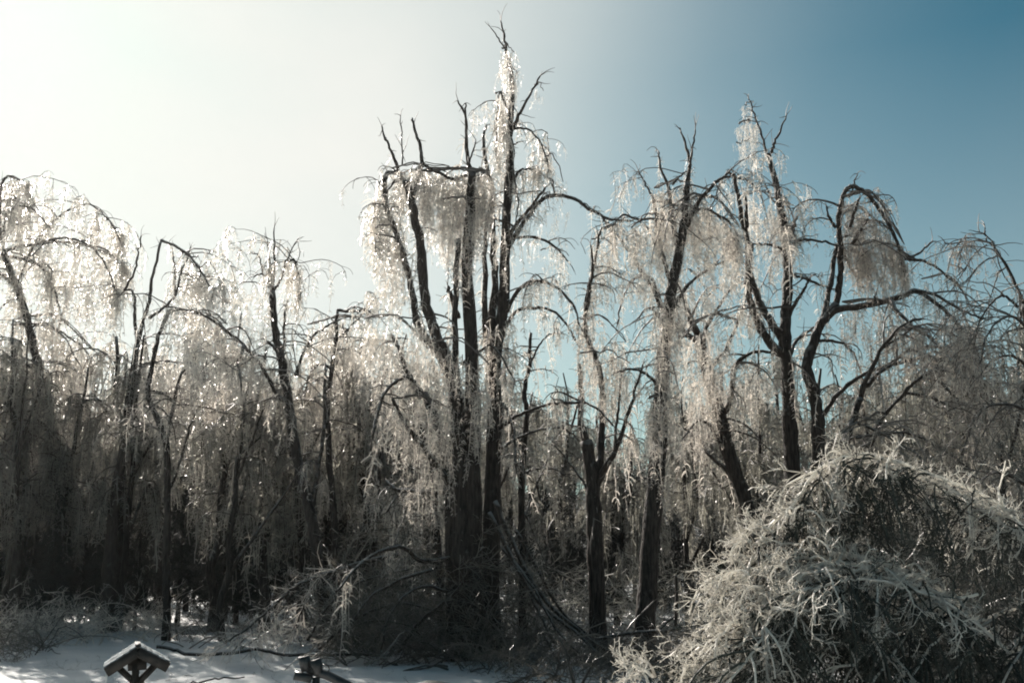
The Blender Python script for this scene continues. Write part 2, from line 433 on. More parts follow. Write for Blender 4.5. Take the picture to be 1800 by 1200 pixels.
# ------------------------------------------------------------------ trees
def tree(name, label, cat, base_px, Y, trunk, limbs, auto=10, arc_len=(1.2, 3.0), dens=5.0, hang=(0.35, 1.1), drapes=(),
         k=1.0, group=None, side=None, tw='twig'):
    """trunk / limbs: [(photo points), radius px start, radius px end, extra depth at the tip (m), twig density]"""
    mpp = Y / FPX
    bx = P(base_px[0], base_px[1], Y)
    z0 = gz(bx[0], Y)
    root = empty(name, (bx[0], Y, z0))
    tag(root, label, cat, group)
    lines = []
    def line(pts, r0, r1, dY=0.0, dn=1.0, d0=0.0):
        n = len(pts)
        w = [P(x, y, Y + d0 + dY * (i / max(1, n - 1)) ** 1.3) for i, (x, y) in enumerate(pts)]
        q = smooth_line(w, 5, 0.012 * mpp * 70)
        return q, np.linspace(r0, r1, len(q)) * mpp
    # trunks
    for i, tr in enumerate(trunk):
        q, rad = line(*tr)
        if tr[0][0][1] > 1020:                       # reaches the ground
            q[0, 2] = gz(q[0, 0], q[0, 1]) - 0.25
            rad[0] *= 1.35; rad[1] *= 1.12
        rad = rad * (1 + rs.normal(0, 0.05, len(rad)))
        A = Acc(); A.tube(q, rad, 9); A.build('trunk', M['bark'], root)
        lines.append((q, rad, tr[4] if len(tr) > 4 else 0.5, True))
    fine = Acc()
    for lb in limbs:
        q, rad = line(*lb)
        rad = np.maximum(rad * (1 + rs.normal(0, 0.07, len(rad))), 0.008)
        A = Acc(); A.tube(q, rad, 7); A.build('branch', M['limb'], root)
        lines.append((q, rad, lb[4] if len(lb) > 4 else 1.0, False))
    for q, rad, dn, is_tr in lines:          # broken stubs and short bare shoots
        p, d, u = along(q[2:], 0.5 if is_tr else 0.3)
        for x, y in zip(p, d):
            v = y / (np.linalg.norm(y) + 1e-9) * rs.uniform(0.1, 1) + rs.normal(0, .6, 3); L = rs.uniform(0.12, 0.55)
            a = grow(x, v, L, rs.uniform(-0.3, 0.5), 4, 0.15)
            fine.tube(a, np.linspace(0.014, 0.005, len(a)), 3)
        for _ in range(0 if is_tr else 2):
            a = grow(q[-1], q[-1] - q[-3] + rs.normal(0, .06, 3), rs.uniform(0.15, 0.5), rs.uniform(0, .8), 5, 0.12)
            fine.tube(a, np.linspace(0.013, 0.005, len(a)), 3)
    HP, HS = [], []
    def hang_on(q, dn, sc=1.0):
        if dn <= 0: return
        p, d, u = along(q, 1.0 / (dens * dn))
        keep = rs.rand(len(p)) < 0.2 + 0.8 * (noise_at(p) > 0.02)
        for a in p[keep]:
            L = rs.uniform(*hang) * sc * rs.choice((0.6, 1.0, 1.0, 1.5))
            L = min(L, max(0.15, (a[2] - gz(a[0], a[1])) * 0.9))
            HP.append(a); HS.append(L)
    def arc_from(q, rad, n, Ls, dn, lo=0.3, hi=1.0):
        for _ in range(n):
            t = rs.uniform(lo, hi) * (len(q) - 1); i = min(int(t), len(q) - 2)
            p = q[i] * (1 - t + i) + q[i + 1] * (t - i)
            az = rs.uniform(0, 6.283)
            if side is not None and rs.rand() < 0.6: az = side + rs.normal(0, 0.7)
            up = rs.uniform(-0.1, 0.75)
            L = rs.uniform(*Ls) * (1.2 - 0.75 * t / len(q))
            a = grow(p, (math.cos(az), math.sin(az), up), L, rs.uniform(0.7, 1.5))
            g = np.array([gz(x, y) for x, y in a[:, :2]]) + 0.05
            a[:, 2] = np.maximum(a[:, 2], g)
            r0 = min(rad[i] * 0.6, 0.012 + 0.011 * L)
            fine.tube(a, np.linspace(r0, 0.007, len(a)), 4)
            vary = rs.choice((0.15, 0.6, 1.0, 1.7))
            hang_on(a[2:], dn * vary, rs.uniform(0.6, 1.3))
            for _k in range(rs.randint(2, 5)):
                t2 = rs.uniform(0.2, 0.95) * (len(a) - 1); j = min(int(t2), len(a) - 2)
                b = grow(a[j], (rs.normal(), rs.normal(), rs.uniform(-0.2, 0.7)), L * rs.uniform(0.25, 0.5), rs.uniform(0.8, 1.6), 5)
                b[:, 2] = np.maximum(b[:, 2], gz(b[-1, 0], b[-1, 1]) + 0.05)
                fine.tube(b, np.linspace(r0 * 0.55, 0.006, len(b)), 3)
                hang_on(b, dn * 0.9 * vary, 0.8)
    wt = [len(l[0]) * (0 if l[2] <= 0.4 and not l[3] else (0.6 if l[3] else l[2])) for l in lines]
    tot = sum(wt)
    for (q, rad, dn, is_tr), w_ in zip(lines, wt):
        n = int(round(auto * w_ / tot + rs.rand() * 0.4)) if w_ else 0
        arc_from(q, rad, n, arc_len, max(dn, 0.6) * 0.8, 0.4 if is_tr else 0.2, 0.84 if is_tr else 0.95)
        if is_tr: hang_on(q[len(q) // 2:], dn * 0.5)
        else: hang_on(q, dn)
    # dense hanging masses: a bent bough with its curtain of twigs
    for (x0, y0, x1, y1, hpx, n, dd) in drapes:
        for _ in range(max(1, n // 45)):
            o_ = rs.normal(0, 0.35)
            a = smooth_line([P(x0, y0, Y + dd + o_), P((x0 + x1) / 2, min(y0, y1) - 4, Y + dd + o_ * 1.5), P(x1, y1, Y + dd + o_)], 4, 0.03)
            fine.tube(a, np.linspace(0.022, 0.01, len(a)), 4)
        u = rs.rand(n); drop = rs.rand(n) ** 1.25
        for a, b in zip(u, drop):
            px = x0 + (x1 - x0) * a + rs.normal(0, 4); py = y0 + (y1 - y0) * a + b * hpx * 0.8 * (0.55 + 0.45 * math.sin(math.pi * a))
            p = P(px, py, Y + dd + rs.normal(0, 0.35))
            HP.append(p); HS.append(rs.uniform(0.35, 0.8) * (0.6 + 0.4 * (1 - b)) * max(0.6, min(1.5, hpx * mpp / 1.6)))
    fo = fine.build('bough_tips', M['fine'], root)
    if fo: fo['kind'] = 'stuff'
    if HP:
        H = Acc(); n = len(HP)
        bake(H, HANG_N, HP, np.array(HS) * k, rs.uniform(0, 6.283, n), rs.normal(0, 0.08, (n, 2)))
        ho = H.build('icy_twigs', M[tw], root); ho['kind'] = 'stuff'
    return root

def noise_at(p):
    return np.array([noise.noise(Vector(a) * 0.9) for a in p])

# ---- the tall many-stemmed tree in the middle
tree('iced_birch', 'tall many-stemmed tree in the middle with a thick curtain of icy twigs and snapped tops', 'tree', (820, 1150), 24.4,
     trunk=[([(820, 1150), (815, 1000), (812, 900), (808, 780), (800, 690)], 24, 14, 0, 0.3),
            ([(835, 1148), (832, 950), (830, 800), (830, 660), (822, 483), (826, 380), (828, 300)], 17, 8, -0.3, 0.8),
            ([(800, 1140), (795, 980), (790, 850), (775, 760), (745, 690)], 14, 7, 0.5, 0.5),
            ([(812, 900), (803, 720), (800, 640), (800, 517), (806, 420)], 9, 4, -0.6, 0.8)],
     limbs=[([(800, 700), (780, 640), (757, 603), (733, 567), (725, 517), (710, 450), (692, 400), (680, 367), (676, 320), (680, 303)], 8, 4, 0.7, 1.0),
            ([(680, 303), (700, 303), (710, 320), (704, 340)], 4, 2, 0.7, 1.6, 0.7),
            ([(700, 302), (688, 265), (675, 240), (671, 222)], 3.4, 1.5, 0, 0.1, 0.7),
            ([(800, 680), (782, 620), (767, 590), (747, 523), (740, 433), (730, 393), (723, 350), (713, 317)], 11, 7, -0.4, 0.9),
            ([(743, 290), (738, 255), (728, 225), (725, 208)], 4, 1.8, 0.2, 0.1, -0.3),
            ([(707, 290), (706, 250), (704, 205)], 1.6, 1, 0, 0.1, 0.3),
            ([(725, 350), (738, 300), (743, 290)], 4, 4, 0, 0.8, -0.3),
            ([(743, 290), (775, 305), (800, 315), (845, 300), (862, 312)], 3, 2.4, 0.3, 1.8, -0.3),
            ([(828, 300), (823, 287), (820, 240), (817, 200), (805, 177)], 5, 1.6, 0.1, 0.15, -0.3),
            ([(817, 200), (819, 188), (817, 182)], 2, 1.2, 0, 0.1),
            ([(823, 290), (832, 265), (836, 245)], 2, 1.2, 0.2, 0.3),
            ([(806, 560), (795, 525), (787, 503)], 5, 3, -0.4, 0.8),
            ([(740, 690), (725, 668), (705, 665), (678, 688), (662, 730), (655, 770)], 4.5, 2, -1.2, 1.6),
            ([(740, 700), (715, 650), (700, 610), (690, 590)], 5, 3, 0.5, 1.0),
            ([(790, 850), (740, 780), (715, 750), (690, 700)], 6, 3, -0.9, 1.0),
            ([(715, 320), (695, 318), (680, 340), (665, 370), (650, 410)], 2.4, 1.2, 0.8, 1.6),
            ([(715, 450), (700, 425), (680, 410), (660, 398)], 3, 1.2, 0.6, 0.6),
            ([(795, 980), (745, 985), (700, 960), (640, 985), (590, 1040)], 5, 2, -2.2, 1.2),
            ([(800, 860), (760, 865), (700, 860), (680, 845)], 5, 3, 1, 0.7),
            ([(812, 640), (845, 615), (870, 610), (900, 660)], 3, 1.6, -0.8, 1.2)],
     auto=36, arc_len=(0.7, 2.0), dens=8, hang=(0.4, 1.2),
     drapes=[(742, 300, 862, 300, 195, 540, 0.0), (760, 600, 860, 640, 250, 120, -0.9), (690, 700, 800, 720, 260, 130, -0.9), (660, 400, 705, 420, 270, 130, 0.4), (700, 560, 770, 560, 150, 60, -0.6), (672, 310, 715, 320, 250, 130, 0.7), (690, 295, 790, 292, 110, 120, 0.2),
             (640, 560, 760, 620, 190, 170, 0.6), (780, 350, 845, 350, 190, 160, -0.5)])

tree('iced_birch', 'tallest tree of all, straight dark stem with drooping icy arms beside the curtained trunk', 'tree', (862, 1138), 25.0,
     trunk=[([(862, 1138), (862, 1000), (866, 850), (869, 720), (868, 633), (883, 550), (888, 460), (891, 367), (897, 283), (896, 217), (900, 150), (891, 95)], 17, 4, 0, 0.9)],
     limbs=[([(891, 95), (887, 65), (880, 37)], 3.2, 1.2, 0, 0.2), ([(889, 88), (876, 68), (862, 48)], 1.8, 0.9, 0, 0.2),
            ([(866, 640), (863, 583), (870, 500), (867, 417), (863, 333), (857, 300), (850, 250), (855, 220)], 9, 2, 0.9, 0.8),
            ([(866, 660), (853, 583), (852, 500), (853, 417), (860, 360)], 7, 3, -0.7, 0.9),
            ([(899, 230), (908, 212), (920, 187), (937, 158), (950, 133)], 4, 1.4, -0.4, 0.35),
            ([(895, 200), (885, 175), (878, 165), (874, 210), (872, 260)], 2.4, 1.2, -0.4, 1.4),
            ([(901, 226), (925, 226), (945, 243), (958, 270), (965, 300)], 2.4, 1.2, -0.3, 2.0),
            ([(897, 322), (912, 303), (925, 297), (945, 302), (968, 318)], 2.8, 1.4, 0.5, 1.8),
            ([(892, 420), (908, 395), (935, 362), (958, 330)], 4.5, 2, -0.7, 0.6),
            ([(889, 440), (915, 400), (945, 357), (975, 343), (1010, 350), (1040, 370), (1075, 385), (1110, 388)], 5, 2, -1.0, 1.3),
            ([(889, 450), (905, 418), (950, 420), (978, 437), (1000, 462)], 3.6, 1.4, 1.1, 1.2),
            ([(880, 570), (910, 512), (940, 495), (975, 503), (1010, 540), (1018, 570)], 4.2, 1.6, -1.0, 1.6),
            ([(870, 620), (905, 550), (940, 541), (970, 545), (1000, 575), (1018, 610)], 3.8, 1.4, 0.9, 1.4),
            ([(868, 760), (900, 735), (940, 718), (990, 708), (1040, 712), (1078, 748)], 4, 1.6, -1.3, 0.5),
            ([(866, 800), (900, 775), (940, 757), (985, 752), (1010, 765)], 3, 1.4, 0.7, 0.4),
            ([(896, 262), (903, 255), (910, 250)], 2, 1.2, 0, 0), ([(897, 270), (905, 320), (912, 360), (905, 400)], 2, 1, -0.7, 1.5),
            ([(868, 700), (890, 720), (905, 770), (908, 830)], 3, 1.6, -1, 0.8)],
     auto=34, arc_len=(0.6, 1.8), dens=8, hang=(0.3, 0.9),
     drapes=[(872, 165, 892, 165, 170, 90, -0.2), (855, 560, 905, 560, 300, 70, -0.6), (870, 400, 900, 400, 120, 30, -0.5), (866, 250, 895, 250, 130, 90, 0.3), (958, 275, 990, 320, 60, 70, -0.3), (940, 150, 955, 160, 30, 14, -0.4),
             (882, 84, 904, 92, 120, 70, 0), (888, 120, 910, 130, 90, 40, -0.2), (900, 340, 1000, 350, 90, 50, -0.8), (950, 440, 1000, 450, 90, 40, 1.0)])

# ---- thin forked tree and the broken stump with a fork
tree('slender_tree', 'slender forked tree standing between the tall middle tree and the broken stub', 'tree', (919, 1140), 25.6,
     trunk=[([(919, 1140), (918, 1000), (916, 880), (920, 800), (926, 730), (922, 690), (930, 645), (933, 585)], 7, 3, 0, 0.3)],
     limbs=[([(917, 860), (908, 800), (900, 760), (897, 700)], 3.5, 1.6, 0.4, 0.5), ([(930, 645), (945, 612), (962, 590), (985, 585)], 2.2, 1, -0.4, 1.4),
            ([(921, 830), (945, 823), (975, 825), (992, 835)], 2.4, 1.2, 0.5, 0.4), ([(922, 900), (940, 940), (962, 1000)], 2, 1, -0.4, 0.6)],
     auto=7, arc_len=(0.8, 2.0), dens=6)
tree('broken_maple', 'dark trunk snapped off at a stub with one thin stem rising beside it', 'tree', (1050, 1145), 24.6,
     trunk=[([(1050, 1145), (1049, 1050), (1046, 950), (1043, 880), (1040, 830), (1030, 775)], 16, 11, 0, 0.1),
            ([(1045, 850), (1055, 800), (1058, 745), (1060, 700)], 8, 5, 0.3, 0.5)],
     limbs=[([(1060, 700), (1052, 640), (1035, 600), (1028, 560), (1035, 500), (1048, 450), (1052, 415)], 5, 2, 0.2, 1.5),
            ([(1030, 545), (1038, 500), (1042, 465), (1038, 430)], 4, 1.6, -0.3, 1.0),
            ([(1047, 860), (1062, 825), (1080, 795)], 7, 5, -0.3, 0.2), ([(1080, 795), (1100, 745), (1115, 690), (1130, 640)], 4.5, 1.6, -0.6, 0.7),
            ([(1080, 795), (1084, 740), (1090, 690), (1092, 650)], 3, 1.2, 0.1, 0.8), ([(1052, 415), (1062, 400), (1085, 395), (1100, 410)], 2, 1, 0.4, 1.8),
            ([(1040, 870), (1020, 840), (990, 800), (965, 770)], 2.6, 1.2, 0.5, 0.6), ([(1030, 775), (1020, 740), (1022, 700), (1018, 640)], 7, 4, 0.3, 0.8)],
     auto=14, arc_len=(1.0, 2.4), dens=7,
     drapes=[(1020, 560, 1100, 600, 200, 130, 0.4), (1040, 420, 1080, 430, 140, 70, 0.2), (1020, 620, 1110, 640, 130, 80, -0.5)])

# ---- right-hand group
tree('iced_birch', 'ice-laden tree with twin spiky tips just left of the tall drooped pair', 'tree', (1130, 1165), 23.8,
     trunk=[([(1130, 1165), (1137, 1050), (1147, 920), (1158, 780), (1163, 680), (1168, 600), (1178, 520), (1193, 450), (1203, 380), (1208, 320)], 19, 6, 0, 0.9)],
     limbs=[([(1208, 320), (1213, 290), (1205, 255), (1196, 228)], 4.5, 1.4, 0.2, 0.4), ([(1211, 295), (1218, 262), (1222, 226)], 3, 1.2, -0.2, 0.3),
            ([(1190, 430), (1182, 380), (1175, 330), (1160, 288), (1157, 265)], 5, 1.5, 0.5, 0.7), ([(1182, 325), (1200, 305), (1210, 300)], 2, 1.5, 0.2, 0.8),
            ([(1205, 400), (1225, 360), (1245, 335), (1265, 315), (1285, 310)], 5, 2, -0.6, 1.5),
            ([(1180, 500), (1168, 460), (1158, 410), (1148, 350), (1135, 325), (1122, 300)], 4, 1.4, 0.6, 0.8),
            ([(1200, 400), (1230, 368), (1262, 378), (1290, 400), (1300, 430)], 3.4, 1.4, 0.8, 1.6),
            ([(1150, 385), (1120, 385), (1095, 378), (1078, 395)], 2.4, 1.6, -0.3, 1.6),
            ([(1163, 690), (1140, 660), (1110, 648), (1090, 652)], 3.4, 1.6, -0.9, 0.8),
            ([(1180, 545), (1210, 500), (1250, 470), (1280, 455)], 4, 1.6, 1.0, 1.1),
            ([(1172, 600), (1160, 560), (1140, 540), (1120, 560)], 3, 1.4, 0.9, 1.3)],
     auto=26, dens=8,
     drapes=[(1150, 330, 1215, 320, 240, 210, 0.3), (1215, 350, 1300, 400, 200, 200, 0.3), (1110, 400, 1170, 380, 170, 130, 0.3), (1190, 600, 1290, 560, 170, 150, 0.8), (1150, 520, 1195, 540, 260, 150, -0.5), (1140, 700, 1190, 700, 220, 90, -0.5)])

tree('leaning_tree', 'leaning dark-stemmed tree whose long bare arm sweeps up left to the middle tree', 'tree', (1325, 1010), 26.5,
     trunk=[([(1345, 1060), (1330, 960), (1310, 880), (1282, 800), (1268, 740), (1250, 680), (1237, 630), (1228, 590)], 16, 9, 0, 0.6)],
     limbs=[([(1228, 590), (1212, 555), (1200, 520), (1192, 490)], 7, 3, 0.5, 0.7),
            ([(1232, 605), (1200, 580), (1165, 545), (1150, 510), (1130, 480), (1105, 440), (1075, 400), (1060, 385)], 5.5, 2, -1.2, 0.8),
            ([(1165, 540), (1150, 495), (1130, 485), (1108, 495), (1095, 525), (1085, 570)], 3, 1.4, -1.0, 0.9),
            ([(1268, 740), (1285, 700), (1290, 650), (1310, 625), (1340, 618), (1370, 625)], 5.5, 2, -0.6, 1.2),
            ([(1236, 640), (1238, 590), (1250, 560), (1275, 520), (1300, 490)], 5, 2, 0.7, 1.0),
            ([(1240, 660), (1275, 615), (1300, 560), (1312, 520)], 4, 2, 0.3, 1.2),
            ([(1300, 850), (1270, 820), (1240, 790), (1222, 740)], 5, 2, 0.8, 0.8), ([(1282, 800), (1262, 770), (1245, 745), (1225, 740), (1200, 770)], 4, 1.6, -1, 0.9)],
     auto=22, dens=8, drapes=[(1185, 480, 1250, 520, 120, 100, 0.3), (1240, 680, 1340, 650, 140, 110, 0.3), (1200, 640, 1260, 660, 180, 100, -0.4)])

tree('iced_birch', 'tall right-hand tree with a detached-looking icy tassel hanging from its snapped tip', 'tree', (1392, 1100), 25.5,
     trunk=[([(1400, 1110), (1396, 950), (1392, 820), (1387, 720), (1383, 640), (1381, 580), (1384, 500), (1384, 440), (1378, 395), (1368, 345), (1353, 278)], 16, 5, 0, 0.8)],
     limbs=[([(1353, 275), (1360, 255), (1370, 232), (1382, 203)], 3.6, 1.3, -0.2, 0.1), ([(1353, 277), (1345, 262), (1338, 235), (1326, 200), (1315, 170)], 3, 1.2, 0.3, 0.35),
            ([(1381, 625), (1362, 612), (1340, 580), (1322, 540), (1314, 500), (1316, 440), (1305, 385), (1297, 345), (1290, 305)], 9.5, 3, -0.5, 0.4),
            ([(1312, 400), (1313, 370), (1310, 345)], 4, 2, 0, 0.3, -0.4), ([(1378, 600), (1352, 560), (1330, 520), (1318, 470), (1322, 430)], 8, 4, 0.6, 0.4),
            ([(1290, 308), (1277, 305), (1268, 320), (1262, 330)], 2.4, 1.4, -0.3, 1.0, -0.5), ([(1292, 312), (1315, 318), (1335, 340), (1345, 370)], 2, 1.2, 0.4, 1.8, -0.5),
            ([(1353, 280), (1362, 310), (1368, 340), (1376, 352)], 2, 1, -0.3, 0.5), ([(1384, 430), (1395, 400), (1402, 380)], 5, 2, 0, 0.3),
            ([(1384, 450), (1395, 428), (1415, 421), (1445, 424), (1475, 432)], 3.6, 1.8, -0.7, 0.8), ([(1384, 480), (1410, 488), (1440, 500), (1470, 508)], 3.2, 1.6, 0.6, 0.6),
            ([(1383, 560), (1400, 530), (1415, 505), (1422, 490)], 4, 1.6, -0.5, 0.6), ([(1381, 440), (1350, 430), (1325, 428)], 3, 1.4, 0.4, 0.8),
            ([(1355, 340), (1347, 330), (1344, 322)], 2.2, 1, 0, 0), ([(1383, 640), (1400, 600), (1430, 575)], 4, 2, 0.6, 0.8)],
     auto=22, dens=8,
     drapes=[(1309, 184, 1322, 182, 90, 40, 0.2), (1299, 218, 1334, 214, 90, 90, 0.2), (1294, 250, 1341, 255, 55, 50, 0.2), (1355, 350, 1400, 400, 120, 110, 0.1), (1310, 340, 1375, 370, 160, 110, 0.5), (1400, 430, 1425, 430, 60, 24, -0.3)])

tree('domed_birch', 'right-hand tree whose crown has bowed right over into a rounded dome of ice', 'tree', (1440, 1110), 25.0,
     trunk=[([(1438, 1110), (1437, 950), (1440, 820), (1438, 740), (1432, 690), (1418, 645), (1432, 600), (1445, 565), (1470, 535)], 13, 8, 0, 0.5)],
     limbs=[([(1470, 535), (1477, 490), (1478, 440), (1474, 395), (1478, 360), (1487, 335), (1502, 328), (1525, 342), (1550, 375), (1570, 410), (1582, 440), (1590, 480)], 6, 2.5, -0.4, 2.2),
            ([(1445, 565), (1460, 500), (1466, 450), (1475, 430), (1495, 470), (1520, 510)], 6, 2, 0.6, 1.5),
            ([(1450, 560), (1475, 543), (1520, 537), (1565, 527), (1595, 517), (1613, 511), (1640, 528), (1670, 555), (1700, 590), (1720, 625)], 7, 2, -1.6, 1.0),
            ([(1613, 511), (1650, 520), (1690, 545), (1730, 560)], 3.2, 1.6, -1.4, 1.0, -1.2),
            ([(1540, 535), (1538, 525), (1541, 512)], 3, 1.2, 0, 0, -0.8), ([(1493, 402), (1505, 365), (1512, 345)], 3.4, 1.6, -0.7, 0.5, -0.7),
            ([(1498, 428), (1512, 405), (1525, 385)], 3.6, 1.6, -0.8, 0.3, -0.8), ([(1470, 400), (1458, 382), (1453, 362)], 3.2, 1.6, 0, 0.5),
            ([(1498, 335), (1503, 318), (1507, 306)], 1.6, 1, 0, 0.3, -0.2), ([(1582, 440), (1600, 452), (1622, 440), (1640, 424)], 3.4, 1.5, 0.2, 0.2, -0.3),
            ([(1590, 455), (1625, 460), (1660, 480), (1690, 510)], 3, 1.4, -0.6, 1.8, -0.4), ([(1565, 527), (1590, 560), (1640, 600), (1690, 640)], 3.4, 1.4, -1.6, 1.2, -0.9),
            ([(1440, 740), (1475, 690), (1515, 660), (1560, 640), (1600, 615), (1650, 610), (1700, 640)], 4.4, 1.6, -2.2, 0.9),
            ([(1432, 600), (1470, 600), (1500, 620), (1520, 680)], 3.2, 1.4, 1, 1.2)],
     auto=32, arc_len=(0.9, 2.3), dens=6.5, side=0.0, tw='twig_brown_dim',
     drapes=[(1478, 345, 1590, 430, 150, 300, -0.1), (1500, 340, 1560, 370, 60, 60, -0.4), (1500, 430, 1600, 460, 110, 170, -0.3), (1480, 530, 1600, 540, 170, 150, 0.2), (1620, 490, 1720, 560, 110, 120, -0.8)])

tree('arching_tree', 'low arching tree with long bowed limbs behind the rimed fallen top', 'tree', (1490, 1100), 22.0,
     trunk=[([(1480, 1100), (1478, 950), (1480, 850), (1487, 780), (1500, 735), (1513, 700)], 9, 6, 0, 0.2)],
     limbs=[([(1513, 700), (1530, 650), (1560, 600), (1590, 570), (1620, 560)], 5, 2, -0.8, 1.0),
            ([(1487, 790), (1530, 780), (1550, 735), (1590, 690), (1622, 662), (1660, 650), (1700, 665), (1740, 700)], 4.5, 2, -1.5, 0.9),
            ([(1440, 780), (1480, 775), (1530, 765), (1590, 760), (1640, 780), (1700, 820)], 3, 1.6, -1, 0.8),
            ([(1500, 740), (1545, 760), (1600, 790), (1640, 830)], 2.6, 1.4, -1.4, 1.0),
            ([(1520, 680), (1570, 640), (1640, 630), (1700, 650), (1745, 690)], 4, 1.6, 0.8, 1.0),
            ([(1590, 690), (1640, 700), (1690, 730), (1720, 780)], 3, 1.4, 0.6, 1.1), ([(1640, 660), (1680, 700), (1710, 760), (1725, 830)], 3, 1.4, -0.8, 1.1)],
     auto=46, arc_len=(1.4, 3.2), dens=5.5, side=-0.2, tw='twig_brown_dim')

tree('arching_tree', 'tree at the right edge drooping in fine bare side twigs against the blue sky', 'tree', (1830, 1120), 18.0,
     trunk=[([(1850, 1200), (1845, 950), (1835, 750), (1815, 600), (1800, 535)], 12, 7, 0, 0.3)],
     limbs=[([(1800, 535), (1780, 490), (1755, 445), (1735, 425), (1700, 424), (1662, 428)], 3.2, 1.2, 0.6, 0.5),
            ([(1757, 448), (1740, 420), (1722, 408)], 1.6, 0.9, 0, 0.1, 0.4), ([(1735, 425), (1733, 412), (1731, 398)], 1.4, 0.8, 0, 0, 0.4),
            ([(1700, 424), (1690, 440), (1685, 470)], 1.6, 0.8, 0.3, 0.3, 0.5), ([(1735, 430), (1715, 445), (1695, 475), (1680, 500)], 1.6, 0.8, 0.3, 0.3, 0.5),
            ([(1752, 450), (1728, 460), (1705, 490)], 1.6, 0.8, -0.2, 0.3, 0.3), ([(1768, 470), (1755, 480), (1745, 510), (1738, 530)], 1.6, 0.8, 0.2, 0.3, 0.4),
            ([(1790, 540), (1765, 520), (1740, 535), (1720, 570), (1712, 610)], 2.6, 1, 0.4, 1.0), ([(1815, 600), (1790, 560), (1760, 560), (1735, 590), (1722, 640)], 2.8, 1, -0.6, 1.0),
            ([(1830, 700), (1800, 640), (1765, 625), (1730, 650), (1710, 700)], 3.2, 1, 0.5, 1.0), ([(1835, 760), (1800, 720), (1750, 710), (1710, 740), (1690, 800)], 3.4, 1.2, -0.4, 1.0),
            ([(1845, 900), (1800, 850), (1750, 830), (1700, 860)], 4, 1.4, 0.3, 0.8)],
     auto=60, arc_len=(1.0, 2.4), dens=5, hang=(0.2, 0.7), side=math.pi, tw='twig_brown_dim')

# ---- left-hand group
tree('weeping_birch', 'large weeping tree at the left edge with arching boughs lost in the sun glare', 'tree', (100, 1095), 36.0,
     trunk=[([(98, 1095), (101, 980), (94, 880), (92, 760), (66, 650), (48, 560), (20, 480), (5, 440)], 12, 5, 0, 0.9)],
     limbs=[([(5, 440), (60, 430), (105, 418), (150, 427), (175, 450), (198, 495), (206, 540)], 3.0, 1.2, -0.6, 2.0),
            ([(30, 500), (60, 430), (88, 393), (130, 365), (158, 360), (185, 380), (205, 408), (215, 450)], 2.4, 1.0, 0.5, 1.8),
            ([(5, 440), (10, 380), (30, 362), (62, 370), (88, 400)], 2, 1.0, -0.5, 2.2), ([(0, 430), (0, 340), (15, 310), (40, 320), (58, 350)], 3, 1.4, 0.3, 2.2),
            ([(10, 450), (60, 462), (88, 492), (105, 540)], 3, 1.3, -0.8, 1.8), ([(50, 575), (85, 572), (120, 592), (150, 615), (168, 660)], 2.4, 1.0, 0.9, 1.6),
            ([(20, 570), (70, 570), (110, 590), (140, 640)], 2.2, 1.0, -1.1, 1.6), ([(80, 700), (60, 650), (30, 640), (10, 680)], 3, 1.4, -0.8, 1.4),
            ([(92, 780), (120, 720), (160, 700), (195, 730)], 3.4, 1.4, -0.9, 1.4), ([(25, 500), (-20, 470), (-50, 500)], 4, 2, 0.3, 1.4)],
     auto=60, arc_len=(1.6, 4.2), dens=7.5, hang=(0.5, 1.5),
     drapes=[(20, 350, 80, 390, 160, 150, 0), (60, 430, 200, 450, 240, 330, 0.3), (30, 560, 170, 620, 240, 300, 0), (150, 380, 212, 420, 110, 70, 0.4), (50, 640, 150, 660, 260, 220, -0.8), (20, 760, 130, 760, 220, 140, -0.6), (130, 700, 200, 720, 180, 90, -0.7)])

tree('snapped_tree', 'thin tree with bare snapped leaders in a V, one arm broken over', 'tree', (190, 1102), 34.0,
     trunk=[([(190, 1102), (192, 1000), (200, 900), (215, 800), (228, 700), (241, 605)], 13, 5, 0, 0.4)],
     limbs=[([(241, 605), (238, 560), (235, 525), (231, 509), (218, 511)], 3.4, 1.6, 0, 0.2), ([(218, 511), (234, 480), (244, 445), (248, 415)], 2.4, 1.2, 0, 0.1),
            ([(241, 605), (252, 565), (262, 530), (270, 480), (283, 424)], 4, 2.2, 0.3, 0.2), ([(283, 422), (310, 433), (340, 458), (362, 492), (380, 518), (402, 532)], 2.8, 1.2, -1, 2.0, 0.3),
            ([(262, 560), (290, 540), (307, 520), (318, 480), (335, 435)], 3, 1.4, 0.7, 1.0), ([(307, 520), (307, 470), (303, 437)], 2, 1, 0.1, 0.4, 0.6)],
     auto=26, arc_len=(1.5, 3.4), dens=7, drapes=[(240, 600, 320, 590, 200, 160, 0.4), (345, 470, 400, 540, 70, 70, -0.6), (300, 480, 350, 490, 110, 70, 0.4)])

tree('slender_tree', 'straight thin dark trunk behind the little well roof, leaning right at its top', 'tree', (293, 1115), 30.5,
     trunk=[([(293, 1115), (293, 1000), (294, 880), (292, 780), (262, 700), (266, 650), (280, 590), (297, 545)], 7, 3, 0, 0.5)],
     limbs=[([(292, 780), (305, 710), (318, 660), (330, 650), (350, 668)], 3.4, 1.5, 0.5, 1.0), ([(297, 545), (330, 545), (370, 560), (405, 590)], 2, 1, 0, 1.4),
            ([(293, 870), (310, 830), (330, 760), (345, 720)], 3, 1.4, 0.8, 0.8)],
     auto=24, arc_len=(1.2, 3.0), dens=7, drapes=[(250, 640, 340, 640, 170, 170, 0.3)])

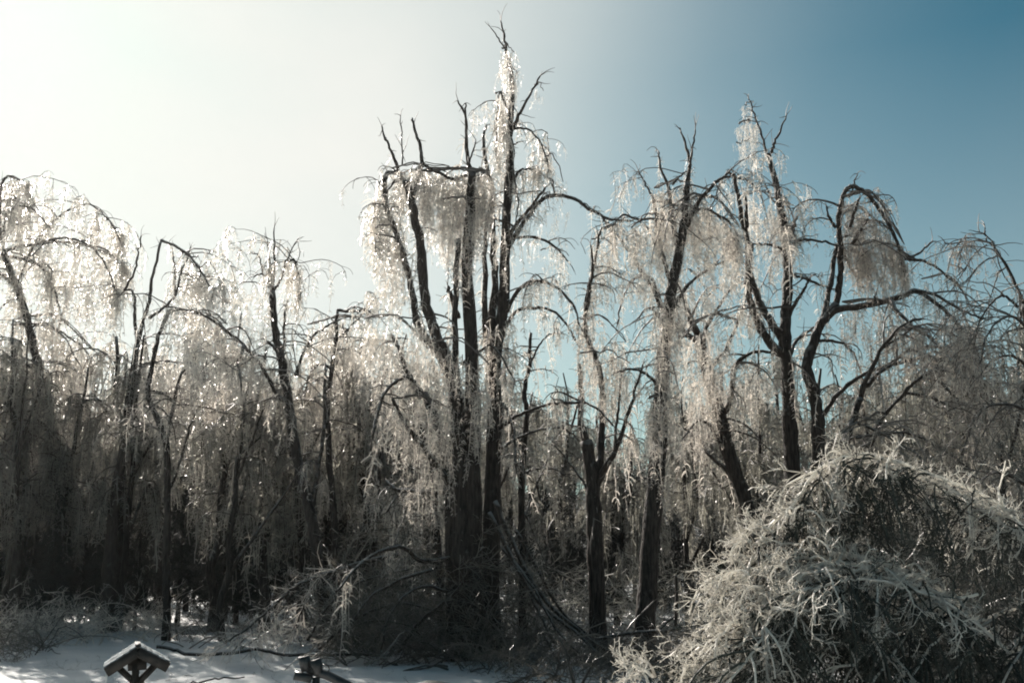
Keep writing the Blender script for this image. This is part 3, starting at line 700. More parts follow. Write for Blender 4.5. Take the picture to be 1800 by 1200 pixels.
tree('crowned_snag', 'leaning dark tree on the left topped by a small crown of bare spikes', 'tree', (560, 1080), 28.0,
     trunk=[([(575, 1090), (562, 1000), (545, 900), (522, 800), (506, 700), (495, 629), (484, 587), (478, 512)], 11, 6, 0, 0.4)],
     limbs=[([(478, 512), (472, 495), (462, 482), (448, 485)], 3, 1.4, -0.2, 0.4), ([(478, 512), (474, 460), (470, 422)], 2.4, 1, 0.3, 0.4), ([(479, 512), (482, 450), (482, 400)], 3, 1, 0, 0.2),
            ([(479, 512), (492, 495), (503, 460), (520, 425)], 2.8, 1, 0.1, 0.4), ([(462, 482), (455, 450), (440, 445)], 1.6, 0.9, 0, 0.3), ([(494, 628), (480, 608), (471, 600)], 4, 2.4, 0, 0.2),
            ([(495, 630), (500, 600), (500, 560), (505, 530)], 3, 1.5, 0.4, 0.8),
            ([(506, 712), (485, 690), (460, 645), (428, 606), (395, 578), (355, 552), (335, 545)], 4.2, 1.5, -1.2, 1.2), ([(428, 606), (420, 640), (424, 680)], 3, 1.4, -0.9, 1.8, -0.9),
            ([(500, 470), (515, 455), (525, 480), (528, 520)], 2, 1, 0.2, 2.2), ([(520, 660), (540, 605), (566, 578), (600, 560)], 3, 1.3, 0.9, 1.4),
            ([(545, 900), (560, 820), (570, 740), (572, 640)], 5, 2.4, 1.2, 0.8)],
     auto=34, arc_len=(1.4, 3.2), dens=7, drapes=[(395, 580, 450, 620, 130, 130, -0.9), (500, 460, 530, 470, 120, 70, 0.2), (420, 500, 475, 520, 140, 70, 0.2), (330, 550, 400, 570, 170, 110, -0.8)])

tree('slender_tree', 'upright thin tree just left of the spike-crowned one, reaching half its height', 'tree', (463, 1075), 33.0,
     trunk=[([(466, 1070), (462, 950), (460, 800), (456, 720), (454, 660)], 8, 4, 0, 0.5)], limbs=[([(460, 800), (480, 740), (500, 720)], 3, 1.5, 0.4, 1.2), ([(456, 730), (430, 690), (400, 690)], 3, 1.4, -0.4, 1.4)],
     auto=24, arc_len=(1.2, 3.0), dens=7, drapes=[(390, 650, 500, 650, 130, 150, 0)])
tree('slender_tree', 'thin grey tree in the gap left of the curtained middle tree, tip hooked over', 'tree', (590, 1085), 31.0,
     trunk=[([(592, 1085), (590, 950), (580, 820), (575, 720), (585, 640), (590, 590), (593, 545)], 7, 2.5, 0, 0.8)],
     limbs=[([(593, 545), (615, 548), (640, 545), (650, 556)], 3, 2, 0, 1.2), ([(590, 600), (620, 570), (642, 545)], 2.4, 1.2, 0.4, 1.6), ([(585, 650), (560, 640), (540, 670), (530, 720)], 3, 1.4, 0.4, 1.8)],
     auto=30, arc_len=(1.4, 3.0), dens=8, drapes=[(540, 570, 650, 560, 200, 260, 0.2), (620, 600, 690, 600, 220, 160, 0.4)])
tree('slender_tree', 'thin dark trunk rising from the brush left of the middle clump', 'tree', (778, 1135), 26.5,
     trunk=[([(778, 1135), (772, 1000), (765, 900), (755, 820), (735, 740), (722, 690)], 8, 4, 0, 0.3)], limbs=[([(765, 900), (730, 860), (700, 870), (680, 900)], 3, 1.4, -1, 1.2)],
     auto=14, arc_len=(1.0, 2.2), dens=7)

# ---- forest behind: a few kinds, copied
def forest_kind(i, H, lean=0.0, arcs=26, hangmul=1.0):
    root = empty('forest_birch', (0, 0, 0))
    A = Acc(); n = 10
    pts = np.array([(lean * (t ** 2) * H * 0.3 + rs.normal(0, .08), rs.normal(0, .08), t * H - 0.3 * (t == 0)) for t in np.linspace(0, 1, n)])
    q = smooth_line(pts, 3)
    rad = np.linspace(0.15, 0.035, len(q)) * rs.uniform(0.8, 1.2)
    A.tube(q, rad, 7); A.build('trunk', M['bark'], root)
    F = Acc(); HP, HS = [], []
    stems = [q]
    for _ in range(rs.randint(2, 5)):            # slim leaders forking upward, some snapped
        j = rs.randint(len(q) // 5, int(len(q) * 0.7)); az = rs.uniform(0, 6.283)
        d0 = (math.cos(az) * 0.45, math.sin(az) * 0.45, 1.1)
        st = grow(q[j], d0, (H - q[j][2]) * rs.uniform(0.6, 1.05), rs.uniform(-0.35, 0.15), 8, 0.07)
        B = Acc(); B.tube(st, np.linspace(rad[j] * 0.62, 0.016, len(st)), 6); B.build('branch', M['limb'], root)
        stems.append(smooth_line(st, 3))
    for k in range(arcs):
        qq = stems[rs.randint(0, len(stems))] if k % 3 else q
        t = rs.uniform(0.42 if qq is q else 0.2, 0.93) * (len(qq) - 1); j = min(int(t), len(qq) - 2); az = rs.uniform(0, 6.283)
        L = rs.uniform(1.2, 3.6) * (1.25 - 0.75 * t / len(qq))
        a = grow(qq[j], (math.cos(az), math.sin(az), rs.uniform(0.1, 1.2)), L, rs.uniform(0.8, 1.6), 8)
        a[:, 2] = np.maximum(a[:, 2], 0.2)
        F.tube(a, np.linspace(0.035, 0.01, len(a)), 3)
        p, d, u = along(a[1:], 0.13 / (hangmul * rs.choice((0.3, 0.9, 1.6))))
        for x in p:
            if x[2] > 2.5: HP.append(x); HS.append(rs.uniform(0.4, 1.5))
        for _ in range(3):
            b = grow(a[rs.randint(2, 7)], (rs.normal(), rs.normal(), rs.uniform(-0.1, 0.6)), L * rs.uniform(.3, .5), 1.3, 5)
            b[:, 2] = np.maximum(b[:, 2], 0.2)
            F.tube(b, np.linspace(0.018, 0.008, len(b)), 3)
            p, d, u = along(b, 0.16 / hangmul)
            for x in p: HP.append(x); HS.append(min(rs.uniform(0.4, 1.2), max(0.2, x[2] * 0.9)))
    F.build('bough_tips', M['fine'], root)['kind'] = 'stuff'
    Hh = Acc(); bake(Hh, HANG_F, HP, HS, rs.uniform(0, 6.283, len(HP)), rs.normal(0, 0.08, (len(HP), 2)))
    Hh.build('icy_twigs', M['twig_shaded'], root)['kind'] = 'stuff'
    return root

def conifer_kind(H):
    root = empty('spruce_tree', (0, 0, 0))
    A = Acc(); A.tube([(0, 0, -0.3), (0.05, 0, H * 0.5), (0, 0, H)], [0.16, 0.1, 0.02], 6); A.build('trunk', M['bark'], root)
    F = Acc(); pos, sc, dr = [], [], []
    z = 1.5
    while z < H:
        rad = (H - z) / H * H * 0.2 + 0.25
        for k in range(int(6 + rad * 3)):
            az = rs.uniform(0, 6.283); zz = z + rs.uniform(-.2, .2)
            a = grow((0, 0, zz), (math.cos(az), math.sin(az), 0.1), rad * rs.uniform(.7, 1.1), 0.9, 5, 0.08)
            F.tube(a, np.linspace(0.02, 0.006, len(a)), 3)
            p, d, u = along(a, 0.22)
            for x, y in zip(p, d):
                pos.append(x); sc.append(rs.uniform(.25, .5)); dr.append(y / np.linalg.norm(y) + rs.normal(0, .5, 3) + np.array((0, 0, -0.4)))
        z += 0.34
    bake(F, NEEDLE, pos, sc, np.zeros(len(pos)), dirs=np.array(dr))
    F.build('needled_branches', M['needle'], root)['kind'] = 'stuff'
    return root
NEEDLE = [make_spray(300 + s, 0, 0.07, 2, 7) for s in range(3)]

def copy_tree(o, parent=None):
    c = o.copy(); COL.objects.link(c); c.parent = parent
    for ch in [x for x in bpy.data.objects if x.parent == o]:
        d = ch.copy(); COL.objects.link(d); d.parent = c
    return c

def place(kinds, spots, labels):
    used = set()
    for (x, y, k, s, a) in spots:
        o = kinds[k] if k not in used else copy_tree(kinds[k])
        used.add(k)
        o.location = (x, y, gz(x, y)); o.rotation_euler = (0, 0, a); o.scale = (s, s, s * rs.uniform(0.92, 1.08))
        lab, grp = labels(x, y)
        hh = s * ([11.5, 10.5, 12.5, 9.0, 10.0, 7.0] if len(kinds) > 2 else [8.5, 10.5])[k]
        pre = ('Towering', 'Tall', 'Middling', 'Short', 'Small')[sum(hh < q_ for q_ in (13.5, 11.5, 9.5, 8))]
        lab, grp = pre + ' ' + lab, pre.lower() + ' ' + grp
        tag(o, lab, 'tree', grp)

kinds = [forest_kind(i, H, ln, ar, hm) for i, (H, ln, ar, hm) in enumerate(
    [(11.5, 0.2, 26, 1.0), (10.5, -0.35, 24, 1.1), (12.5, 0.05, 30, 0.9), (9.0, 0.5, 22, 1.1), (10.0, -0.1, 26, 1.0), (7.0, 0.3, 20, 1.1)])]
spots = []
def px_to_x(px, Y): return (px - 900) / FPX * Y
top_cap = lambda px: np.interp(px, [-200, 0, 200, 430, 640, 700, 900, 1000, 1130, 1250, 1500, 1800, 2000], [560, 590, 600, 590, 590, 640, 650, 690, 690, 650, 620, 600, 560])
for row, (Y0, n, jit) in enumerate([(33, 15, 2), (39, 17, 2.5), (46, 19, 3), (55, 20, 4), (66, 20, 5)]):
    for i in range(n):
        px = -420 + (2300 + 300) * (i + 0.5) / n + rs.normal(0, 35)
        Y = Y0 + rs.normal(0, jit)
        if row == 0 and 900 < px < 1120: continue
        k = rs.randint(0, 6)
        Hh = [11.5, 10.5, 12.5, 9.0, 10.0, 7.0][k]
        want = CAM_H + (985 - top_cap(px) - rs.uniform(-35, 90)) / FPX * Y * 1.03
        s = max(0.6, min(1.5, want / Hh))
        spots.append((px_to_x(px, Y), Y, k, s, rs.uniform(0, 6.283)))
for px, Y, top in [(40, 34, 590), (225, 35, 600), (390, 35, 590), (640, 33, 620), (1330, 29, 640), (1560, 28, 640), (1680, 27, 600), (1770, 26, 560)]:
    k = rs.randint(0, 6); want = CAM_H + (985 - top) / FPX * Y
    spots.append((px_to_x(px, Y), Y, k, want / [11.5, 10.5, 12.5, 9.0, 10.0, 7.0][k], rs.uniform(0, 6.283)))
# the wood carries on beyond the left edge of the view
for i in range(10):
    spots.append((rs.uniform(-34, -19), rs.uniform(26, 52), rs.randint(0, 6), rs.uniform(.9, 1.15), rs.uniform(0, 6.3)))
def lab_f(x, y):
    px = 900 + x / y * FPX
    for lim, side in ((120, 'at the left edge, behind the weeping tree'), (330, 'behind the well and the snapped leaders'), (560, 'behind the spike-crowned tree'), (760, 'left of the curtained middle tree'),
                      (960, 'behind the tall middle stem'), (1160, 'in the gap behind the broken stub'), (1420, 'behind the twin-tipped and tasselled trees'), (1620, 'behind the domed tree'), (9999, 'at the right edge')):
        if px < lim: break
    dist = 'front-row' if y < 32.5 else 'nearest' if y < 37 else 'nearer' if y < 45 else 'farther' if y < 58 else 'farthest'
    return (f'{dist} ice-hung forest tree {side}', f'{dist} forest trees {side}')
place(kinds, spots, lab_f)

ck = [conifer_kind(8.5), conifer_kind(10.5)]
cs = []
for px, Y, top in [(60, 44, 800), (150, 47, 790), (230, 43, 800), (300, 40, 790), (345, 45, 770), (390, 42, 800), (440, 48, 790), (500, 44, 800), (545, 40, 820), (600, 47, 800),
                   (660, 43, 850), (720, 46, 830), (955, 60, 715), (985, 64, 770), (1000, 45, 860), (1060, 52, 850), (1110, 62, 770), (1160, 47, 880), (1240, 50, 860), (930, 42, 870),
                   (1320, 48, 850), (1500, 46, 800), (1600, 42, 790), (1680, 40, 760), (1760, 38, 740), (1820, 36, 720), (10, 40, 780), (-60, 42, 760), (1720, 50, 800), (265, 55, 780), (470, 58, 780), (370, 60, 800)] + [
                   (40 + 48 * i + rs.normal(0, 12), rs.uniform(35, 39), rs.uniform(790, 860)) for i in range(13)] + [  # near evergreen rows, added to make the foot of the forest darker
                   (640 + 55 * i + rs.normal(0, 14), rs.uniform(35, 41), rs.uniform(860, 930)) for i in range(12)] + [
                   (-30 + 50 * i + rs.normal(0, 14), rs.uniform(34, 38), rs.uniform(800, 900)) for i in range(5)] + [
                   (1300 + 60 * i, rs.uniform(30, 34), rs.uniform(820, 900)) for i in range(9)] + [
                   (-300 + 60 * i + rs.normal(0, 15), rs.uniform(74, 88), rs.uniform(770, 860)) for i in range(42)] + [
                   (-280 + 47 * i + rs.normal(0, 12), rs.uniform(96, 115), rs.uniform(790, 850)) for i in range(52)]:
    k = rs.randint(0, 2); H = (8.5, 10.5)[k]
    want = CAM_H + (985 - top) / FPX * Y
    cs.append((px_to_x(px, Y), Y, k, want / H, rs.uniform(0, 6.3)))
def lab_c(x, y):
    px = 900 + x / y * FPX
    for lim, side in ((230, 'left of the well'), (420, 'right behind the well'), (640, 'around the spike-crowned trunk'), (900, 'behind the middle trunks'), (1200, 'in the gap by the broken stub'),
                      (1450, 'behind the right-hand trunks'), (9999, 'behind the rimed fallen top')):
        if px < lim: break
    dist = 'nearer' if y < 42 else 'mid-distance' if y < 70 else 'far-off'
    return (f'{dist} dark evergreen in the shade {side}', f'{dist} evergreens {side}')
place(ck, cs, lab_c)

# ------------------------------------------------------------------ rimed fallen top, bottom right (about 9 to 10 m away)
def fallen_top():
    Y = 9.6
    root = empty('fallen_treetop', tuple(np.append(P(1480, 1200, Y)[:2], 0.0)))
    tag(root, 'bowed treetop thick with white rime, feathery boughs drooping to the snow, bottom right', 'fallen tree')
    F = Acc(); S = Acc(); pos, sc, dr = [], [], []
    def w(pts, dd): return smooth_line([P(x, y, Y + d) for (x, y), d in zip(pts, dd)], 5, 0.006)
    back = [(1830, 960), (1740, 890), (1650, 850), (1560, 812), (1490, 800), (1430, 835), (1385, 885), (1340, 942), (1308, 1008), (1290, 1085), (1262, 1180)]
    front = [(1760, 1130), (1660, 1040), (1560, 995), (1480, 975), (1410, 980), (1360, 1005), (1325, 1050), (1298, 1090), (1262, 1140), (1215, 1180), (1165, 1210)]
    boughs = []
    for j in range(5):
        o = (rs.normal(0, 14), j * 9)
        b = [(x + o[0] + j * 8, y + o[1] + rs.normal(0, 7)) for x, y in back]
        boughs.append((w(b, np.linspace(0.9, 0.2 - j * 0.12, 11) + (j - 1) * 0.3), 0.022 if j == 0 else 0.013))
    for j in range(4):
        b = [(x + j * 10 + rs.normal(0, 4), y + j * 14 + rs.normal(0, 6)) for x, y in front]
        boughs.append((w(b, np.linspace(0.3, -0.9, 11) - (j - 1) * 0.25), 0.02 if j == 0 else 0.012))
    # lower inner boughs, mostly with dark sprays
    for j in range(7):
        x0 = 1380 + j * 65 + rs.normal(0, 15)
        b = [(x0 + 150, 1010 + rs.uniform(0, 80)), (x0 + 60, 1060 + rs.uniform(0, 60)), (x0, 1130 + rs.uniform(0, 40)), (x0 - 50, 1220)]
        boughs.append((w(b, [0.2, 0, -0.3, -0.6]), 0.014))
    D = Acc(); dp, ds, dd_ = [], [], []
    for bi, (q, r0) in enumerate(boughs):
        inner = bi >= 9
        F.tube(q, np.linspace(r0, 0.009, len(q)), 6)
        n = int(34 * len(q) / 50) + 6
        for _ in range(n):
            t = rs.uniform(0.03, 1) * (len(q) - 1); i = min(int(t), len(q) - 2)
            tg = q[i + 1] - q[i]; tg /= np.linalg.norm(tg)
            sd = np.cross(tg, (0, 0, 1)); sd /= np.linalg.norm(sd) + 1e-9
            d = tg * rs.uniform(.2, .9) + sd * rs.choice((-1, 1)) * rs.uniform(.1, 1) + np.array((0, 0, rs.uniform(-0.3, 0.5)))
            a = grow(q[i], d, rs.uniform(0.3, 0.85), rs.uniform(0.8, 1.7), 6, 0.1)
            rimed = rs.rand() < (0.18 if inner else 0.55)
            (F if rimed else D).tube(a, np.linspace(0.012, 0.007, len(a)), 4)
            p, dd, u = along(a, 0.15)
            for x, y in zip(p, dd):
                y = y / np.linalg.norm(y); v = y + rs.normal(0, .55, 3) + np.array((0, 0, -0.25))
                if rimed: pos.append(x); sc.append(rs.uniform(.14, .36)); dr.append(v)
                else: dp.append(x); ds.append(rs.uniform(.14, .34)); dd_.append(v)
            # dark sprays hanging inside
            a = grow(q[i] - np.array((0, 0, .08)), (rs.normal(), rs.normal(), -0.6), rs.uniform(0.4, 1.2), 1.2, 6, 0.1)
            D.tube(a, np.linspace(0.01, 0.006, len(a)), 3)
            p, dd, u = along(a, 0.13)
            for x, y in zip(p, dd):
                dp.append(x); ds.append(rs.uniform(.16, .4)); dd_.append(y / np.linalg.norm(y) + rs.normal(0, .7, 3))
        if not inner:
            p, dd, u = along(q, 0.06)
            for x, y in zip(p, dd):
                pos.append(x); sc.append(rs.uniform(.08, .2)); y = y / np.linalg.norm(y)
                dr.append(y * .5 + rs.normal(0, .7, 3) + np.array((0, 0, 0.15)))
    # feathery lobes of thick rime standing proud along the crests
    lobes = [(1500, 815, .5), (1450, 850, .3), (1400, 895, .1), (1355, 928, 0), (1330, 965, -.1), (1308, 1015, -.2), (1290, 1080, -.3), (1268, 1145, -.4), (1560, 835, .5), (1650, 880, .6),
             (1530, 1000, -.2), (1450, 995, -.4), (1390, 1010, -.5), (1340, 1040, -.6), (1315, 1085, -.7), (1285, 1130, -.8), (1230, 1185, -.9), (1150, 1204, -1), (1590, 1020, -.1)]
    for (x, y, d) in lobes:
        c = P(x, y, Y + d); R0 = rs.uniform(0.11, 0.22)
        for _ in range(4):
            v = np.array((rs.normal(-0.5, .5), rs.normal(0, .5), rs.uniform(0.1, 0.9)))
            a = grow(c + rs.normal(0, .05, 3), v, R0 * rs.uniform(1.2, 2.4), rs.uniform(.8, 2.0), 6, 0.12)
            F.tube(a, np.linspace(0.014, 0.007, len(a)), 5)
            p, dd, u = along(a, 0.055)
            for q_, y_ in zip(p, dd):
                pos.append(q_); sc.append(rs.uniform(.1, .22)); dr.append(y_ / np.linalg.norm(y_) * .6 + rs.normal(0, .6, 3) + np.array((-.25, 0, .2)))
    F.build('bough', M['rime'], root)
    bake(S, SPRAY_T, pos, np.array(sc), np.zeros(len(pos)), dirs=np.array(dr))
    S.build('rimed_twigs', M['rime'], root)['kind'] = 'stuff'
    bake(D, SPRAY_R, dp, np.array(ds), np.zeros(len(dp)), dirs=np.array(dd_))
    D.build('inner_sprays', M['under'], root)['kind'] = 'stuff'
fallen_top()

# ------------------------------------------------------------------ broken limbs and brush
def fallen_limb(name, label, Y, lines, dens=9, mat='limb', spray=(0.3, 0.8), group=None, smat='twig'):
    p0 = P(lines[0][0][0][0], lines[0][0][0][1], Y)
    root = empty(name, (p0[0], p0[1], gz(p0[0], p0[1])))
    tag(root, label, 'branch', group)
    pos, sc, dr = [], [], []
    for pts, r0, r1, dY in lines:
        q = smooth_line([P(x, y, Y + dY * i / (len(pts) - 1)) for i, (x, y) in enumerate(pts)], 5, 0.01)
        q[:, 2] = np.maximum(q[:, 2], [gz(x, y) + 0.03 for x, y in q[:, :2]])
        A = Acc(); A.tube(q, np.linspace(r0, r1, len(q)) * Y / FPX, 6); A.build('branch', M[mat], root)
        if dens:
            p, d, u = along(q[len(q) // 4:], 1.0 / dens)
            for x, y in zip(p, d):
                pos.append(x); sc.append(rs.uniform(*spray)); y = y / np.linalg.norm(y)
                dr.append(y * .8 + rs.normal(0, .5, 3) + np.array((0, 0, -0.3)))
    if pos:
        S = Acc(); bake(S, SPRAY_R, pos, sc, np.zeros(len(pos)), dirs=np.array(dr))
        S.build('icy_twigs', M[smat], root)['kind'] = 'stuff'

fallen_limb('fallen_branch', 'long arched branch brought down left of the middle tree, iced fan touching the snow', 24.5,
            [([(700, 975), (650, 985), (600, 1000), (560, 1012), (520, 1030), (480, 1065), (440, 1100), (395, 1130)], 4.5, 1.5, -1.5),
             ([(520, 1032), (500, 1062), (470, 1100), (440, 1130)], 2.4, 1, 0.6), ([(560, 1012), (540, 1050), (520, 1100), (505, 1135)], 2.2, 1, 0.9),
             ([(600, 1000), (600, 1050), (590, 1100), (570, 1140)], 2.2, 1, -0.5)], 16, spray=(0.4, 0.9))
fallen_limb('fallen_branch', 'heap of crossed broken limbs with hanging twigs between the arched branch and the middle tree', 23.8,
            [([(760, 1000), (700, 1020), (640, 1060), (600, 1130)], 3.4, 1.4, -0.8), ([(790, 1040), (740, 1030), (690, 1070), (670, 1140)], 3, 1.3, -1.2),
             ([(560, 1140), (620, 1090), (700, 1060), (780, 1075)], 3, 2, 0.4), ([(540, 1125), (580, 1060), (640, 1020), (720, 1000)], 2.6, 1.4, 0.8),
             ([(700, 1145), (740, 1090), (800, 1040), (850, 960)], 3, 2, -0.4), ([(770, 1145), (720, 1100), (650, 1090), (590, 1120)], 2.4, 1.2, 0.2)], 12, spray=(0.3, 0.8), smat='brush')
fallen_limb('fallen_branch', 'several long stems slumped to the right from the middle tree down to the broken stub', 24.0,
            [([(870, 880), (900, 950), (940, 1030), (1000, 1095), (1075, 1150)], 4.5, 3, -0.5), ([(860, 900), (905, 990), (950, 1060), (1010, 1110), (1065, 1160)], 4, 2.4, -1.2),
             ([(905, 930), (945, 1000), (985, 1070), (1050, 1130)], 3.2, 2, 0.4), ([(930, 1040), (955, 1090), (975, 1130)], 3, 2, -0.6),
             ([(880, 960), (930, 1020), (975, 1100), (1020, 1150)], 3, 1.6, -1.6)], 4, spray=(0.25, 0.6), smat='brush')
fallen_limb('fallen_branch', 'bare dark limb lying level across the trunks behind the rimed treetop', 22.6,
            [([(1050, 1122), (1110, 1112), (1170, 1108), (1200, 1102)], 3, 3.4, -0.4), ([(1188, 1104), (1189, 1050), (1188, 1010)], 3, 2.6, 0), ([(1150, 1120), (1165, 1100), (1188, 1080)], 2.4, 1.8, 0.1)], 2, spray=(0.2, 0.4), smat='brush')
fallen_limb('fallen_branch', 'long crooked limb with a torn orange end lying on the sunlit snow beside the well', 24.2,
            [([(275, 1136), (300, 1139), (335, 1150), (400, 1148), (452, 1140), (490, 1149), (545, 1151), (610, 1149), (685, 1152)], 3.0, 2.4, 0.3)], 3, mat='bark', spray=(0.15, 0.4), smat='brush')
fallen_limb('fallen_branch', 'dark log wedged low at the right edge above the rimed treetop', 13.5,
            [([(1640, 885), (1700, 892), (1760, 905), (1830, 915)], 6, 8, 0.3)], 3, mat='bark', spray=(0.2, 0.45))
fallen_limb('fallen_branch', 'pale crooked stick slanting out of the brush onto the snow', 21.5,
            [([(640, 1168), (668, 1155), (690, 1130), (712, 1108)], 1.8, 1.2, 0.3)], 4, mat='fine', spray=(0.12, 0.3))
fallen_limb('fallen_branch', 'pair of light bent stems rising steeply from the brush left of the middle', 24.0,
            [([(640, 1130), (655, 1070), (668, 1020), (690, 960), (712, 905)], 2.4, 1.6, 0.2), ([(650, 1130), (662, 1080), (680, 1030), (705, 980)], 2, 1.4, -0.5)], 5, mat='fine', spray=(0.2, 0.5))
fallen_limb('fallen_branch', 'low dark twig lying on the open snow between the well and the posts', 16.0,
            [([(320, 1204), (350, 1197), (385, 1191), (430, 1189)], 1.8, 1.2, 0.2)], 0, mat='bark')

def brush(name, label, region, n, Yf, hs, mat, spr=(0.3, 0.7)):
    S = Acc(); pos, sc, dr = [], [], []
    for _ in range(n):
        px = rs.uniform(region[0], region[1]); Y = Yf(px)
        x = px_to_x(px, Y); h = abs(rs.normal(0, hs))
        d = np.array((rs.normal(), rs.normal(), rs.uniform(0.0, 0.9)))
        pos.append((x, Y, gz(x, Y) + h)); sc.append(rs.uniform(*spr)); dr.append(d)
    bake(S, SPRAY_R, pos, sc, np.zeros(n), dirs=np.array(dr))
    for _ in range(n // 8 if hs > 0.1 else 0):
        px = rs.uniform(region[0], region[1]); Y = Yf(px); x = px_to_x(px, Y); az = rs.uniform(0, 6.283)
        a = grow((x, Y, gz(x, Y)), (math.cos(az), math.sin(az), rs.uniform(0.4, 1.8)), rs.uniform(.8, 2.6), rs.uniform(.3, 1.4), 7, 0.1)
        a[:, 2] = np.maximum(a[:, 2], gz(x, Y) + 0.02)
        S.tube(a, np.linspace(rs.uniform(0.012, 0.03), 0.007, len(a)), 4)
    o = S.build(name, M[mat]); tag(o, label, 'brush', kind='stuff')
brush('brush', 'dark tangle of broken twigs along the edge of the snow under the middle trees', (600, 1240), 1400,
      lambda px: np.interp(px, [600, 700, 850, 1000, 1240], [26.3, 24.4, 20.8, 18.8, 18]) + rs.rand() ** 1.3 * 9, 0.28, 'brush')
brush('brush', 'dark hanging tangle of broken limbs round the foot of the curtained middle tree', (600, 960), 520, lambda px: 23.0 + rs.rand() * 3.5, 1.25, 'brush', (0.5, 1.2))
brush('brush', 'heap of dark and frosted brush at the far left edge of the open snow', (-80, 120), 230, lambda px: 22.5 + rs.rand() * 3.5 + max(0, px) * 0.02, 0.3, 'brush', (0.3, 0.7))
brush('brush', 'scattered twigs and ice bits fallen on the open snow', (0, 1000), 230, lambda px: 12 + rs.rand() * 13, 0.006, 'brush', (0.06, 0.3))
brush('brush', 'frosted low brush at the left edge beyond the well', (-60, 330), 620, lambda px: np.interp(px, [0, 330], [26.0, 30]) + rs.rand() * 8, 0.45, 'twig', (0.3, 0.8))
brush('brush', 'iced brambles between the left trunks and the fallen arched branch', (330, 640), 240, lambda px: 26.5 + rs.rand() * 8, 0.3, 'brush')
brush('brush', 'grey thicket behind the middle and right trunks', (560, 1500), 900, lambda px: 27 + rs.rand() * 8, 1.1, 'twig_shaded', (0.5, 1.1))
brush('brush', 'dark thicket filling the right edge behind the rimed treetop', (1440, 1900), 1200, lambda px: 13 + rs.rand() * 6, 1.5, 'brush', (0.4, 1.0))

def glare_veil():  # thin volume added to imitate the lens veil whitening the left crowns
    A = Acc(); 
    v = np.array([(x, y, z) for x in (-1000, 1000) for y in (-400, 1600) for z in (-4, 36)], float)
    A.add(v, np.array([(0, 1, 3, 2), (4, 6, 7, 5), (0, 4, 5, 1), (2, 3, 7, 6), (0, 2, 6, 4), (1, 5, 7, 3)]))
    m, n, l = new_mat('glare_veil'); out = n.new('ShaderNodeOutputMaterial'); pv = n.new('ShaderNodeVolumePrincipled')
    pv.inputs['Color'].default_value = (0.95, 0.95, 0.95, 1); pv.inputs['Density'].default_value = VEIL_DENSITY; pv.inputs['Anisotropy'].default_value = 0.7
    l.new(pv.outputs[0], out.inputs['Volume'])
    o = A.build('glare_veil', m, None, False); tag(o, 'added thin veil among the trees, imitating lens glare', kind='stuff')
VEIL_DENSITY = 0.00016
glare_veil()
# ------------------------------------------------------------------ small yard things
def bx(A, cx, cy, cz, sx, sy, sz, Rm=None):
    v = np.array([(x, y, z) for x in (-.5, .5) for y in (-.5, .5) for z in (-.5, .5)]) * (sx, sy, sz)
    if Rm is not None: v = v @ np.asarray(Rm).T
    v = v + (cx, cy, cz)
    A.add(v, np.array([(0, 1, 3, 2), (4, 6, 7, 5), (0, 4, 5, 1), (2, 3, 7, 6), (0, 2, 6, 4), (1, 5, 7, 3)]))
def rotz(a): c, s = math.cos(a), math.sin(a); return np.array(((c, -s, 0), (s, c, 0), (0, 0, 1)))
def roty(a): c, s = math.cos(a), math.sin(a); return np.array(((c, 0, s), (0, 1, 0), (-s, 0, c)))

def child(A, name, mat, root, smooth=False, label=None):
    o = A.build(name, mat, None, smooth); o.parent = root
    if label: o['label'] = label
    return o

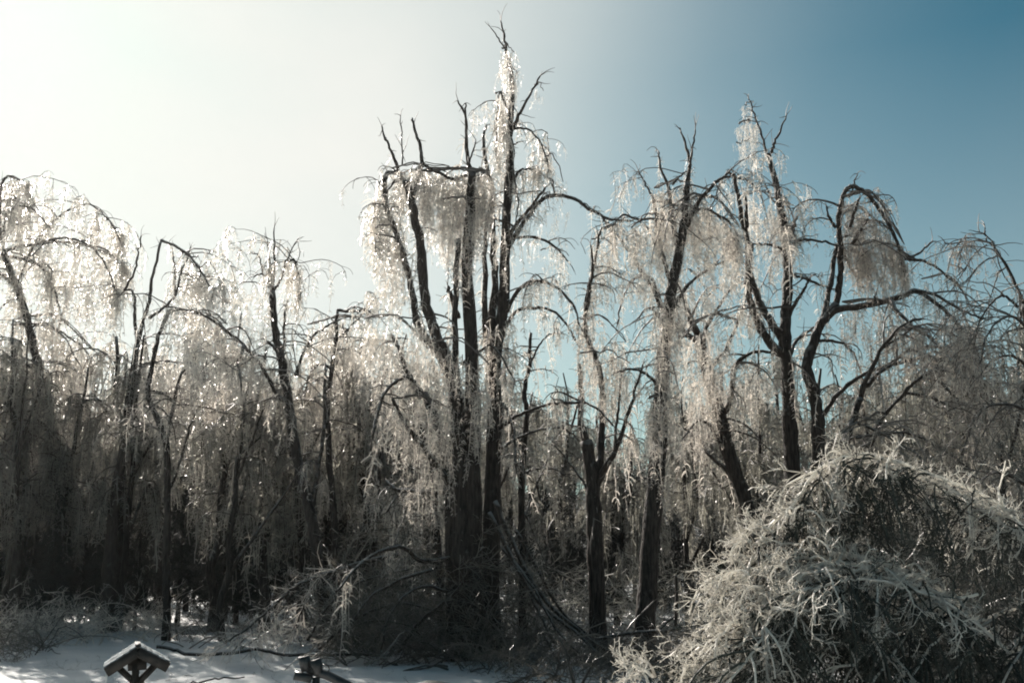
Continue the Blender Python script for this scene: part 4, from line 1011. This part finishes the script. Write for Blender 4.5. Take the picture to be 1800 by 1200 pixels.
def wishing_well():
    Y = 12.0; p = P(247, 1200, Y); gx = p[0]
    root = empty('wishing_well', (gx, Y, gz(gx, Y)))
    root.rotation_euler = (0, R(-2.5), R(21))
    tag(root, 'small dark wooden wishing well with a frosted gabled roof hung with icicles', 'wishing well')
    zt = 1.37; sl = R(31); half = 0.325; L = 0.62; dz = 0.0
    root.location.z += 0.06
    for s in (-1, 1):
        run = half / math.cos(sl)
        A = Acc(); Rm = roty(s * sl)
        bx(A, s * half / 2, 0, zt - half / 2 * math.tan(sl) - 0.015, run, L, 0.1, Rm)
        o = child(A, 'roof', M['wood'], root)
        # shingle courses under the frost, each its own piece
        for c in range(5):
            for r_ in range(4):
                B = Acc(); u = (c + 0.5) / 5; yy = (r_ - 1.5) * L / 4
                bx(B, s * half * u + s * 0.024 * 1, yy + rs.normal(0, .003), zt - half * u * math.tan(sl) + 0.042 + rs.uniform(0, .006), run / 5 * 1.12, L / 4 * 0.96, 0.012, roty(s * (sl - 0.05)))
                q = B.build('shingle', M['frost'], None, False); q.parent = o
    A = Acc(); bx(A, 0, 0, zt + 0.045, 0.06, L - 0.01, 0.03); child(A, 'ridge_cap', M['wood'], root)
    for y in (-0.17, 0.17):
        A = Acc(); bx(A, -0.03 if y < 0 else 0.0, y, 0.62, 0.055, 0.055, 1.4); child(A, 'post', M['wood'], root)
        A = Acc(); bx(A, 0, y, 1.2, 0.2, 0.03, 0.1); child(A, 'gable_board', M['wood'], root)
        for s in (-1, 1):
            A = Acc(); bx(A, s * 0.1, y, 1.08, 0.27, 0.035, 0.045, roty(-s * R(45))); child(A, 'brace', M['wood'], root)
    A = Acc(); bx(A, 0, 0, 0.94, 0.17, 0.45, 0.1); child(A, 'collar', M['wood'], root)
    A = Acc(); th = np.linspace(0, 2 * math.pi, 17)[:-1]
    for k, a in enumerate(th):
        B = Acc(); bx(B, 0.3 * math.cos(a), 0.3 * math.sin(a), 0.42, 0.03, 0.112, 0.88, rotz(a)); child(B, 'stave', M['wood'], root)
    A = Acc(); A.tube([(0, 0, 0.85), (0, 0, 0.9)], [0.35, 0.33], 20); child(A, 'lid', M['wood'], root)
    A = Acc()
    for k in range(14):
        y = rs.uniform(-L / 2, L / 2); l_ = rs.uniform(0.03, 0.13) * (1.8 if k < 2 else 1); x = -half - 0.0
        z = zt - half * math.tan(sl) - 0.01
        A.tube([(x, y, z), (x, y, z - l_ / 2), (x, y, z - l_)], [0.007, 0.005, 0.001], 5)
    for k in range(4):
        y = rs.uniform(-L / 2, L / 2); z = zt - half * math.tan(sl) - 0.01
        A.tube([(half, y, z), (half, y, z - 0.06)], [0.006, 0.001], 5)
    child(A, 'icicles', M['icicle'], root, True)['kind'] = 'stuff'
wishing_well()

def lathe(prof, k=20, c=(0, 0)):
    A = Acc(); A.tube([(c[0], c[1], z) for r, z in prof], [r for r, z in prof], k); return A

def cup_stand():
    Y = 9.5; s = Y / FPX
    c = P(556, 1185, Y)
    root = empty('cup_stand', (c[0], Y, gz(c[0], Y)))
    tag(root, 'dark metal stand with two upright cups and a ring handle on the snow', 'garden stand')
    z = c[2] - gz(c[0], Y)
    def pt(px, py, dy=0): q = P(px, py, Y + dy); return (q[0] - c[0], dy, q[2] - (c[2] - z))
    A = Acc(); A.tube([pt(517, 1186, -0.05), pt(548, 1193, -0.02)], [0.042, 0.04], 14); child(A, 'pipe_end', M['iron'], root, True)
    A = Acc(); A.tube([pt(540, 1176), pt(575, 1186), pt(615, 1206), pt(700, 1250)], [0.03, 0.042, 0.042, 0.045], 14); child(A, 'pipe', M['iron'], root, True)
    for (x0, y0, x1, y1, r) in ((534, 1153, 538, 1179, 0.058), (553, 1159, 560, 1184, 0.062)):
        a, b = np.array(pt(x0, y0)), np.array(pt(x1, y1))
        A = Acc(); A.tube([b, b + (a - b) * .5, a, a + (a - b) * 0.01], [r * .72, r * .88, r, r * .8], 18); child(A, 'cup', M['iron'], root, True)
    A = Acc(); cc = np.array(pt(570, 1175)); th = np.linspace(-1.9, 1.9, 14)
    A.tube([cc + np.array((math.cos(t) * 0.045, 0, math.sin(t) * 0.038)) for t in th], [0.006] * 14, 6); child(A, 'ring_handle', M['iron'], root, True)
    A = Acc(); A.tube([(0, 0, z - 0.02), (0, 0, -0.2)], [0.035, 0.04], 10); child(A, 'post', M['iron'], root, True)
cup_stand()

def barrel():
    Y = 9.5; c = P(760, 1196, Y); gzz = gz(c[0], Y); H = c[2] - gzz
    root = empty('barrel', (c[0], Y, gzz)); tag(root, 'rounded dark lid of a barrel just showing at the bottom edge of the photo', 'barrel')
    A = lathe([(0.2, 0), (0.235, H * .4), (0.22, H * .86), (0.235, H * .88), (0.235, H * .92)], 24); child(A, 'drum', M['iron'], root, True)
    A = lathe([(0.245, H * .9), (0.24, H * .94), (0.17, H * .98), (0.06, H), (0.01, H * 1.001)], 24); child(A, 'lid', M['iron'], root, True)
barrel()
